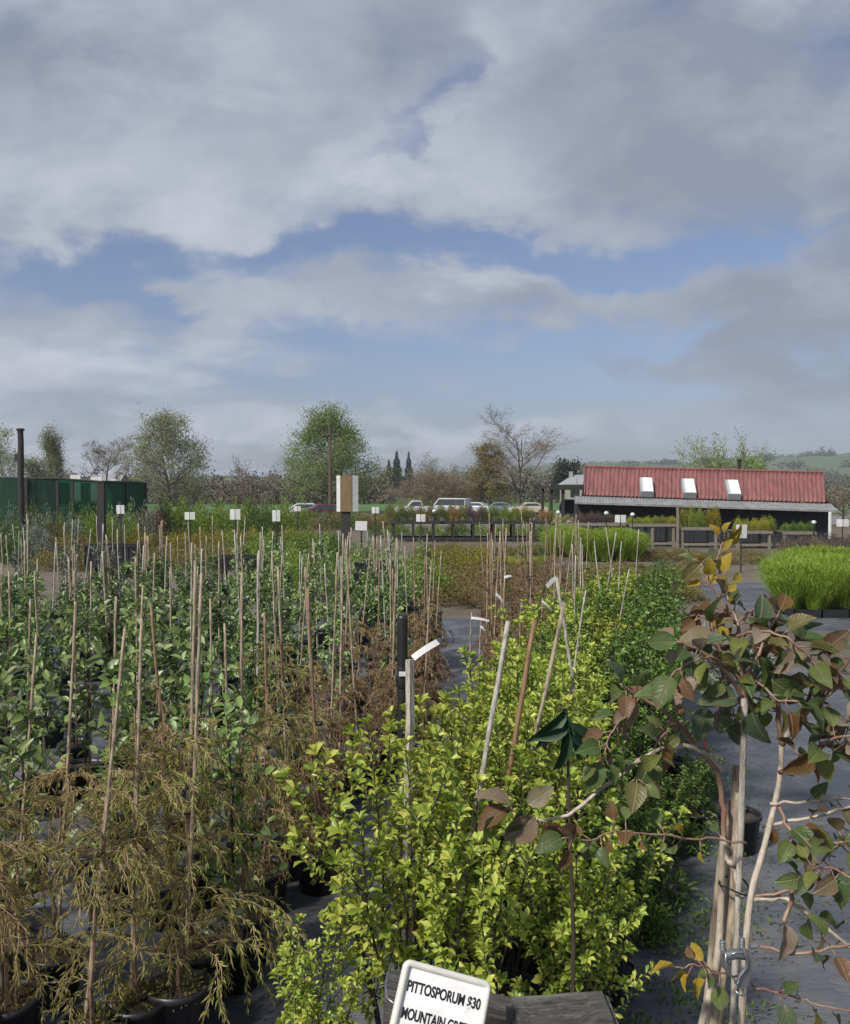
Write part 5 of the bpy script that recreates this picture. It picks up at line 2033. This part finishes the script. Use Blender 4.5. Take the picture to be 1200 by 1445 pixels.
# stems, from the pot up past the view
base = lambda dx, px, py, d: None
G0 = W(1030, 1600, 1.32)
def trunkline(pts, x0, r0, r1, lf=None, mb=None):
    p0 = W(*pts[0])
    # lower end stands in the pot
    A = [Vector((x0, random.uniform(-.05, .05), .28)), None]
    top = pth(pts, 6)
    low = Vector((x0, random.uniform(-.04, .04), .26))
    mid = low.lerp(top[0], .55) + Vector((random.uniform(-.015, .015), random.uniform(-.01, .01), 0))
    L = [low, low.lerp(mid, .5), mid, mid.lerp(top[0], .55)] + top
    rr = rad(len(L), r0, r1)
    rr = [r * (1.1 if i % 3 == 0 else 1) for i, r in enumerate(rr)]
    tube(mb or wood_mb, L, rr, 9)
    return L


trunkline([(990, 1450, 1.34), (1013, 1350, 1.345), (1019, 1240, 1.35), (1021, 1180, 1.35)], -.05, .0066, .0046)
trunkline([(1046, 1450, 1.27), (1058, 1280, 1.29), (1079, 1195, 1.30), (1099, 1110, 1.32), (1104, 1048, 1.33)], .03, .0056, .0038)
limb([(1021, 1185, 1.35), (1021, 1130, 1.35), (1010, 1086, 1.35), (986, 1060, 1.36)], .0046, .0035, red_mb)
limb([(1043, 1180, 1.32), (1034, 1222, 1.33), (1021, 1182, 1.35)][::-1], .004, .0045, wood_mb)
limb([(1021, 1186, 1.35), (1036, 1225, 1.335), (1046, 1265, 1.31)], .0045, .005, wood_mb)
# the long arching branch with leaves at its tip
limb([(1020, 1087, 1.35), (997, 1064, 1.35), (965, 1054, 1.34), (915, 1066, 1.32), (860, 1104, 1.30), (800, 1150, 1.28), (757, 1158, 1.27)], .0042, .0022, wood_mb)
limb([(757, 1158, 1.27), (735, 1148, 1.265), (715, 1140, 1.26)], .0021, .0015, red_mb)
limb([(985, 1060, 1.35), (960, 1022, 1.34), (905, 985, 1.34), (875, 965, 1.33)], .0036, .0018, red_mb, MX, .03, .044)
limb([(1000, 1062, 1.35), (992, 1040, 1.35), (1010, 1020, 1.34), (1020, 985, 1.34), (1018, 930, 1.34), (1005, 880, 1.34)], .0034, .0018, red_mb, MX, .026)
limb([(1104, 1050, 1.33), (1130, 1012, 1.33), (1162, 985, 1.32), (1205, 955, 1.30)], .0046, .0036, wood_mb, None)
limb([(1104, 1050, 1.33), (1098, 1005, 1.33), (1103, 950, 1.33), (1122, 905, 1.34)], .0046, .002, red_mb, MX, .027)
limb([(1130, 1012, 1.33), (1150, 960, 1.32), (1160, 920, 1.32)], .003, .0018, red_mb, MX, .03, .05)
limb([(1050, 1000, 1.30), (1046, 930, 1.32), (1040, 880, 1.35), (1030, 850, 1.37)], .004, .0022, red_mb, MX, .024)
limb([(1052, 960, 1.30), (1075, 915, 1.31), (1090, 880, 1.32), (1100, 868, 1.33)], .003, .0018, red_mb, MX, .027)
limb([(1048, 985, 1.30), (1020, 945, 1.28), (985, 915, 1.27), (955, 905, 1.27)], .003, .0018, red_mb, MX, .028)
limb([(1030, 850, 1.37), (1018, 815, 1.40), (1012, 790, 1.42), (1022, 765, 1.43)], .0024, .0014, red_mb, 'yel', .019, .040, .0, -.7)
limb([(1038, 880, 1.35), (1015, 845, 1.36), (998, 815, 1.37), (990, 795, 1.38)], .0022, .0013, red_mb, ('yel', 'yel', 'mix'), .02, .037, .15, -.3)
limb([(1040, 880, 1.35), (1060, 862, 1.36), (1082, 856, 1.36)], .002, .0014, red_mb, 'rust', .022, .046, .2, .1)
limb([(1034, 862, 1.36), (1020, 868, 1.35), (1000, 872, 1.34), (985, 868, 1.34)], .002, .0013, red_mb, ('rust', 'rust', 'yel'), .02, .044, .2, .2)
limb([(1040, 900, 1.33), (1070, 890, 1.30), (1110, 900, 1.27), (1145, 930, 1.26)], .0026, .0014, red_mb, MX, .026, .05, .1)
limb([(1045, 960, 1.31), (1010, 930, 1.27), (975, 935, 1.25), (945, 955, 1.25)], .0024, .0013, red_mb, MX, .026, .05, .1)
limb([(1060, 950, 1.31), (1095, 985, 1.26), (1130, 990, 1.24)], .0022, .0013, red_mb, MX, .026, .05, .1)
limb([(1098, 1005, 1.33), (1065, 985, 1.36), (1030, 1000, 1.38)], .0022, .0013, red_mb, MX, .026, .05, .1)
limb([(1162, 985, 1.32), (1185, 950, 1.30), (1205, 925, 1.28)], .0022, .0013, red_mb, MX, .026, .05, .1)
limb([(1205, 1000, 1.28), (1180, 1040, 1.26), (1150, 1065, 1.25)], .0022, .0013, red_mb, MX, .026, .05, .1)
# outer twigs
limb([(1052, 1190, 1.28), (1000, 1184, 1.27), (940, 1179, 1.26), (895, 1176, 1.25)], .002, .0012, red_mb, ('mix', 'mix', 'yel'), .045, .030, .2)
limb([(900, 1178, 1.25), (870, 1172, 1.25), (835, 1186, 1.24), (795, 1182, 1.23)], .0014, .001, red_mb, ('rust', 'mix'), .03, .042, .1)
limb([(1066, 1270, 1.29), (1110, 1269, 1.28), (1150, 1297, 1.26), (1205, 1338, 1.24)], .0038, .0026, wood_mb, 'mix', .06, .04, .5)
limb([(1062, 1266, 1.29), (1118, 1254, 1.27), (1162, 1212, 1.25), (1215, 1165, 1.24)], .0026, .0016, red_mb, MX, .03, .046)
limb([(1084, 1166, 1.31), (1140, 1155, 1.29), (1205, 1138, 1.28)], .0028, .002, wood_mb, MX, .05, .042, .4)
limb([(1088, 1134, 1.31), (1150, 1131, 1.30), (1210, 1127, 1.30)], .0024, .0016, wood_mb, MX, .05, .042, .4)
limb([(1100, 1090, 1.32), (1128, 1075, 1.28), (1160, 1050, 1.25), (1205, 1035, 1.22)], .0028, .0016, red_mb, MX, .026)
limb([(1097, 1130, 1.32), (1115, 1170, 1.28), (1150, 1188, 1.25), (1190, 1190, 1.22)], .003, .0018, red_mb, MX, .028)
limb([(1072, 1335, 1.26), (1120, 1346, 1.24), (1165, 1340, 1.22), (1210, 1328, 1.2)], .0028, .0018, red_mb, 'mix', .05, .04, .3)
limb([(1062, 1390, 1.25), (1110, 1405, 1.24), (1160, 1420, 1.22), (1215, 1428, 1.2)], .0018, .001, red_mb, 'mix', .035, .042)
limb([(1046, 1378, 1.27), (1015, 1372, 1.26), (985, 1362, 1.25), (960, 1366, 1.25)], .0016, .001, red_mb, ('yel', 'mix'), .035, .042, .3)
limb([(1128, 1240, 1.27), (1117, 1270, 1.26), (1106, 1302, 1.25)], .0028, .0036, red_mb, 'pink', .2, .05, .9)
limb([(1125, 1250, 1.27), (1155, 1225, 1.22), (1195, 1235, 1.18), (1220, 1260, 1.16)], .002, .0012, red_mb, 'mix', .03, .05)
limb([(1162, 985, 1.32), (1180, 1010, 1.28), (1205, 1030, 1.24)], .002, .0012, red_mb, ('pink', 'mix'), .024, .045)
limb([(905, 985, 1.34), (880, 1010, 1.32), (858, 1045, 1.30), (850, 1075, 1.29)], .0018, .001, red_mb, MX, .026, .048)
limb([(960, 1022, 1.34), (930, 1045, 1.31), (915, 1075, 1.29)], .0018, .001, red_mb, MX, .026, .046)
limb([(915, 1066, 1.32), (905, 1085, 1.29), (898, 1105, 1.27)], .0012, .0009, red_mb, MX, .03, .044)
# a few leaves placed singly: the tip of the arch, and large ones in the crown
for px, py, d, dx, dz, s, k in ((720, 1138, 1.26, -1, .7, .052, 'pink'), (715, 1142, 1.26, -.9, -.35, .05, 'rust'), (735, 1140, 1.26, -.1, -.3, .042, 'mix'), (745, 1135, 1.26, .6, .45, .044, 'pink'), (755, 1150, 1.26, -.7, -.75, .062, 'pink'), (768, 1160, 1.265, .55, -.55, .05, 'rust'), (700, 1150, 1.26, -.6, -.8, .045, 'mix'),
                              (1040, 985, 1.28, -.75, .1, .058, 'mix'), (1062, 1005, 1.28, .2, -.75, .055, 'mix'), (1090, 960, 1.28, .7, -.5, .058, 'mix'), (1140, 950, 1.3, .6, -.8, .06, 'mix'), (1010, 905, 1.3, -.7, .2, .055, 'pink'), (1070, 925, 1.3, .3, -.9, .06, 'mix'), (985, 960, 1.3, -.6, -.4, .05, 'pink'), (1122, 905, 1.32, .9, .1, .062, 'mix'), (1000, 1000, 1.3, -.4, -.7, .05, 'mix'), (950, 985, 1.3, -.8, .25, .055, 'mix')):
    LF[k].append((W(px, py, d) - O, Vector((dx, random.uniform(-.35, .1), dz)), s))
st = wood_mb.build('stem', M['fg_bark'], t, True)
red_mb.build('twig', M['fg_red'], t, True)
for key, mm, nm in (('mix', 'fg_leaf', 'foliage'), ('yel', 'fg_yellow', 'foliage'), ('rust', 'fg_rust', 'foliage'), ('pink', 'fg_pink', 'foliage')):
    mb = MB()
    P = np.array([tuple(a[0]) for a in LF[key]])
    D = np.array([tuple(a[1]) for a in LF[key]])
    S = np.array([a[2] for a in LF[key]])
    Nn = rng.normal(size=P.shape) * .55 + np.array([0, -.55, .75])
    leaves(mb, P, D, Nn, S, S * rng.uniform(.6, .8, len(S)), T_ROUND)
    o = mb.build(nm, M[mm], t, True)
    a_ = o.data.attributes.new('leaf', 'FLOAT_VECTOR', 'POINT')
    a_.data.foreach_set('vector', np.tile(T_ROUND[0], (len(P), 1)).ravel().astype(np.float32))
    if key != 'mix':
        o['label'] = {'yel': 'yellow young leaves at the top', 'rust': 'rust red leaves', 'pink': 'pink backed leaves'}[key]
pot(t, .17, .13, .3)

# canes bundled beside the stems, with a clamp round them
def fg_cane(pts, x0, r, label, m='cane_grey'):
    c = thing('bamboo_cane', label, 'cane', (O.x, O.y, 0), 0, 'canes bundled against the young tree')
    top = pth(pts, 5)
    low = Vector((x0, .02 + random.uniform(-.03, .05), .24))
    L = [low.lerp(top[0], i / 6) for i in range(6)] + top
    mb = MB()
    tube(mb, L, [r * (1.16 if i % 4 == 0 else 1) for i in range(len(L))], 10)
    mb.build('rod', M[m], c, True)
    return c


fg_cane([(1034, 1450, 1.30), (1045, 1200, 1.31), (1051, 985, 1.30)], .012, .0047, 'straight pale cane rising highest through the young tree crown')
fg_cane([(1006, 1450, 1.31), (1030, 1330, 1.33), (1038, 1200, 1.34), (1043, 1120, 1.34)], -.02, .0062, 'thin tan cane left of the straight pale cane', 'cane')
fg_cane([(1014, 1450, 1.36), (1024, 1330, 1.37), (1034, 1180, 1.37), (1040, 1080, 1.37)], -.035, .0058, 'brownish cane at the back of the bundle', 'cane')
fg_cane([(996, 1450, 1.40), (1006, 1330, 1.40), (1020, 1200, 1.39), (1034, 1130, 1.38)], -.06, .006, 'tan cane leaning in at the left of the bundle', 'cane')
mb = MB()
for px, py, d in ((1046, 1262, 1.295),):
    c = W(px, py, d) - O
    pts = [(c.x + .021 * math.cos(a), c.y + .03 + .03 * math.sin(a), c.z + .004 * math.sin(a * 2)) for a in np.linspace(0, 6.28, 20)]
    tube(mb, pts, .0016, 5)
mb.build('tie', M['tie'], t)

# galvanised wire strainer
cpos = W(1038, 1355, 1.235)
k = thing('wire_strainer', 'galvanised ratchet wire strainer clamped on the canes of the young tree', 'strainer', tuple(cpos), R(6))
U = 1.235 / F
def pp(x, y, z=0):     # sizes read in photo pixels about the middle of the clamp
    return ((x - 1038) * U, z, (1355 - y) * U)


def plate(pts, th, y, m=None, name='side_plate'):
    mb = MB()
    n = len(pts)
    V = [pp(a, b, y) for a, b in pts] + [pp(a, b, y + th) for a, b in pts]
    mb.add(V, [tuple(range(n)), tuple(range(2 * n - 1, n - 1, -1))] + [(i, n + i, n + (i + 1) % n, (i + 1) % n) for i in range(n)])
    o = mb.build(name, M['galv'], k)
    bv = o.modifiers.new('round', 'BEVEL')
    bv.width = .0008
    bv.segments = 2
    return o


plate([(1046, 1334), (1055, 1338), (1059, 1352), (1060, 1372), (1055, 1388), (1047, 1394), (1040, 1392), (1035, 1383), (1041, 1372), (1050, 1362), (1050, 1345)], .003, -.008)
plate([(1018, 1341), (1026, 1338), (1030, 1352), (1034, 1372), (1036, 1384), (1030, 1378), (1020, 1366)], .003, .004)
mb = MB()
n = 26
pts = [pp(1020 + 30 * i / n, 1346 - 2 * math.sin(i * .12), -.004) for i in range(n + 1)]
tube(mb, pts, [.0062 + .0012 * (i % 2) for i in range(n + 1)], 14)
mb.build('spool', M['galv'], k, True)
mb = MB()
loop = [(1018, 1338), (1018, 1352), (1018, 1364), (1025, 1370), (1031, 1376), (1032, 1381), (1035, 1382), (1037, 1380), (1038, 1374), (1044, 1366), (1050, 1358), (1049, 1346), (1044, 1338), (1034, 1337), (1024, 1340)]
tube(mb, [pp(a, b, -.0125) for a, b in loop], .0013, 8)
mb.build('wire_loop', M['galv'], k, True)
for a, b in ((1018, 1327), (1047, 1325)):
    mb = MB()
    for i in range(5):
        lathe(mb, [(0, 0), (.0042, 0), (.0046, .001), (.0042, .002), (0, .002)], 10, 0, pp(a, b + i * 2.6, -.002))
    tube(mb, [pp(a, b - 3, -.002), pp(a, b + 16, -.002)], .0028, 8)
    mb.build('bolt', M['galv'], k)
mb = MB()
for y in (-.011, .004):
    pass
V = []
for s in (0, 1):
    for j in range(6):
        a = j * 1.0472
        V.append(pp(1058 + 9 * s, 1334 + 4 * math.sin(a), -.004 + .004 * math.cos(a)))
mb.add(V, [tuple(range(6)), tuple(range(11, 5, -1))] + [(j, 6 + j, 6 + (j + 1) % 6, (j + 1) % 6) for j in range(6)])
mb.build('hex_nut', M['galv'], k)
mb = MB()
tube(mb, [pp(1034, 1394, -.006), pp(1039, 1399, -.012), pp(1046, 1400, -.012), pp(1048, 1394, -.004)], .0016, 8)
mb.build('wire_end', M['galv'], k, True)

# ------------------------------------------------------------------ weathered timbers with the price sign
def old_timber():
    m = bpy.data.materials.new('old_black_timber')
    nt, ns, ln = nodes(m)
    bs = ns['Principled BSDF']
    v = coord(nt, (3, 40, 40))
    g = noise(nt, 2.2, 7, .7, v, .8)
    s = noise(nt, 9, 5, .7, coord(nt, (2, 6, 6)))
    c = ramp(nt, g, [(.3, (.022, .021, .02)), (.55, (.10, .095, .085)), (.72, (.20, .19, .165))])
    c = mixc(nt, ramp(nt, s, [(.5, (0, 0, 0)), (.68, (1, 1, 1))]), c, (.028, .027, .024))
    ln.new(c, bs.inputs['Base Color'])
    bs.inputs['Roughness'].default_value = .85
    bump(nt, bs, math_(nt, 'ADD', g, math_(nt, 'MULTIPLY', s, .6)), .9, .012)
    return m


M['old_timber'] = old_timber()
t = thing('timber_rail', 'weathered dark timber rail and block behind the white price sign', 'timber', (W(560, 1380, 1.95).x, 1.95, 0))
a, b = W(546, 1373, 1.92), W(775, 1428, 1.80)
mid = (a + b) / 2
L = (b - a).length
rail = bevbox('rail', (L, .05, .14), .006, M['old_timber'], t, 2, .0012, 6)
dv = (b - a).normalized()
rail.rotation_euler = dv.to_track_quat('X', 'Z').to_euler()
rail.location = mid - Vector((t.location.x, t.location.y, .07))
a, b = W(722, 1428, 1.74), W(868, 1415, 1.70)
mid = (a + b) / 2
blk = bevbox('block', ((b - a).length, .115, .13), .012, M['old_timber'], t, 2, .002, 4)
blk.rotation_euler = (R(4), R(-3), R(2))
blk.location = mid - Vector((t.location.x, t.location.y, .065))
for px, dd, zt_ in ((575, 2.0, 1.32), (800, 1.72, 1.28)):
    c = W(px, 1440, dd)
    p = bevbox('post', (.09, .08, zt_), .006, M['old_timber'], t, 1)
    p.location = (c.x - t.location.x, c.y - t.location.y + .03, zt_ / 2 - .1 + .1)

# the sign: a shallow white tray with black lettering, tipped to the right
dS = 1.62
cs = W(622, 1424, dS)
US = dS / F
sg = thing('price_sign', 'white plastic price sign lettered PITTOSPORUM in black on the dark rail', 'sign', tuple(cs))
sg.rotation_euler = (R(-28), R(17), R(3))
SW, SH = 128 * US, 96 * US
M['sign_white'] = mat('sign_plastic', (.80, .80, .80), (.62, .62, .60), 16, .4, thr=(.5, .72))
M['sign_rim'] = mat('sign_rim_plastic', (.66, .65, .60), (.56, .55, .50), 30, .45)
o = bevbox('plate', (SW, .004, SH), .0019, M['sign_white'], sg, 2)
mb = MB()
rim = []
rr = .011
for cx, cz, a0 in ((SW / 2 - rr, SH / 2 - rr, 0), (-SW / 2 + rr, SH / 2 - rr, 90), (-SW / 2 + rr, -SH / 2 + rr, 180), (SW / 2 - rr, -SH / 2 + rr, 270)):
    for i in range(6):
        a_ = R(a0 + 18 * i)
        rim.append((cx + rr * math.cos(a_), cz + rr * math.sin(a_)))
n = len(rim)
V, Fs = [], []
sec = [(.004, .004), (.003, -.007), (-.001, -.0095), (-.007, -.0085), (-.009, -.003)]
for (x, z) in rim:
    l = math.hypot(x / SW, z / SH)
    for off, yy in sec:
        # push the section in or out from the rim line
        nx, nz = (x - max(-SW / 2 + rr, min(SW / 2 - rr, x))), (z - max(-SH / 2 + rr, min(SH / 2 - rr, z)))
        q = math.hypot(nx, nz) or 1
        V.append((x + nx / q * off, yy, z + nz / q * off))
kk = len(sec)
for i in range(n):
    for j in range(kk - 1):
        i2 = (i + 1) % n
        Fs.append((i * kk + j, i2 * kk + j, i2 * kk + j + 1, i * kk + j + 1))
mb.add(V, Fs)
mb.build('rim', M['sign_rim'], sg, True)
M['ink'] = mat('black_ink', (.012, .012, .014), None, 5, .5)


def text(body, size, loc, width, name='lettering', bold=.0):
    cu = bpy.data.curves.new(name, 'FONT')
    cu.body = body
    cu.size = size
    cu.align_x = 'LEFT'
    cu.extrude = .0003
    cu.offset = bold
    o = bpy.data.objects.new(name, cu)
    COL.objects.link(o)
    bpy.context.view_layer.update()
    me = bpy.data.meshes.new_from_object(o.evaluated_get(bpy.context.evaluated_depsgraph_get()))
    COL.objects.unlink(o)
    bpy.data.objects.remove(o)
    w = max(v.co.x for v in me.vertices) - min(v.co.x for v in me.vertices)
    for v in me.vertices:
        v.co.x *= width / w
    me.materials.clear()
    me.materials.append(M['ink'])
    m = link(name, me, sg)
    m.location = loc
    m.rotation_euler = (math.pi / 2, 0, 0)
    return m


text('PITTOSPORUM $30', .026, (-SW * .43, -.0028, SH * .12), SW * .86, bold=.0007)
text('MOUNTAIN GREEN', .026, (-SW * .43, -.0028, -SH * .24), SW * .82, bold=.0007)
mb = MB()
tube(mb, [(-SW * .5, .002, -SH * .1), (-SW * .6, .02, -SH * .05), (-SW * .62, .05, SH * .1), (-SW * .58, .09, SH * .3)], .0022, 6)
mb.build('hanging_wire', M['galv'], sg, True)
mb = MB()
box(mb, (0, .02, -SH * .2), (.04, .03, SH * .9))
mb.build('backing', M['dark_wood'], sg)

# ------------------------------------------------------------------ thin air haze
mb = MB()
box(mb, (0, 620, 38), (3400, 1500, 84))
hz = mb.build('haze', [])
m = bpy.data.materials.new('haze')
nt, ns, ln = nodes(m)
ns.remove(ns['Principled BSDF'])
pv = ns.new('ShaderNodeVolumePrincipled')
pv.inputs['Color'].default_value = (.82, .9, 1, 1)
pv.inputs['Density'].default_value = .0003
ln.new(pv.outputs[0], ns['Material Output'].inputs['Volume'])
hz.data.materials.clear()
hz.data.materials.append(m)
tag(hz, 'thin pale haze in the air over the far fields', 'haze', None, 'stuff')
sc.cycles.volume_bounces = 0

# prototypes that no place called for
for o in [q for q in sc.objects if q.parent is None and q.get('category') and not q.get('label')]:
    if True:
        for c in list(o.children_recursive):
            bpy.data.objects.remove(c)
        bpy.data.objects.remove(o)
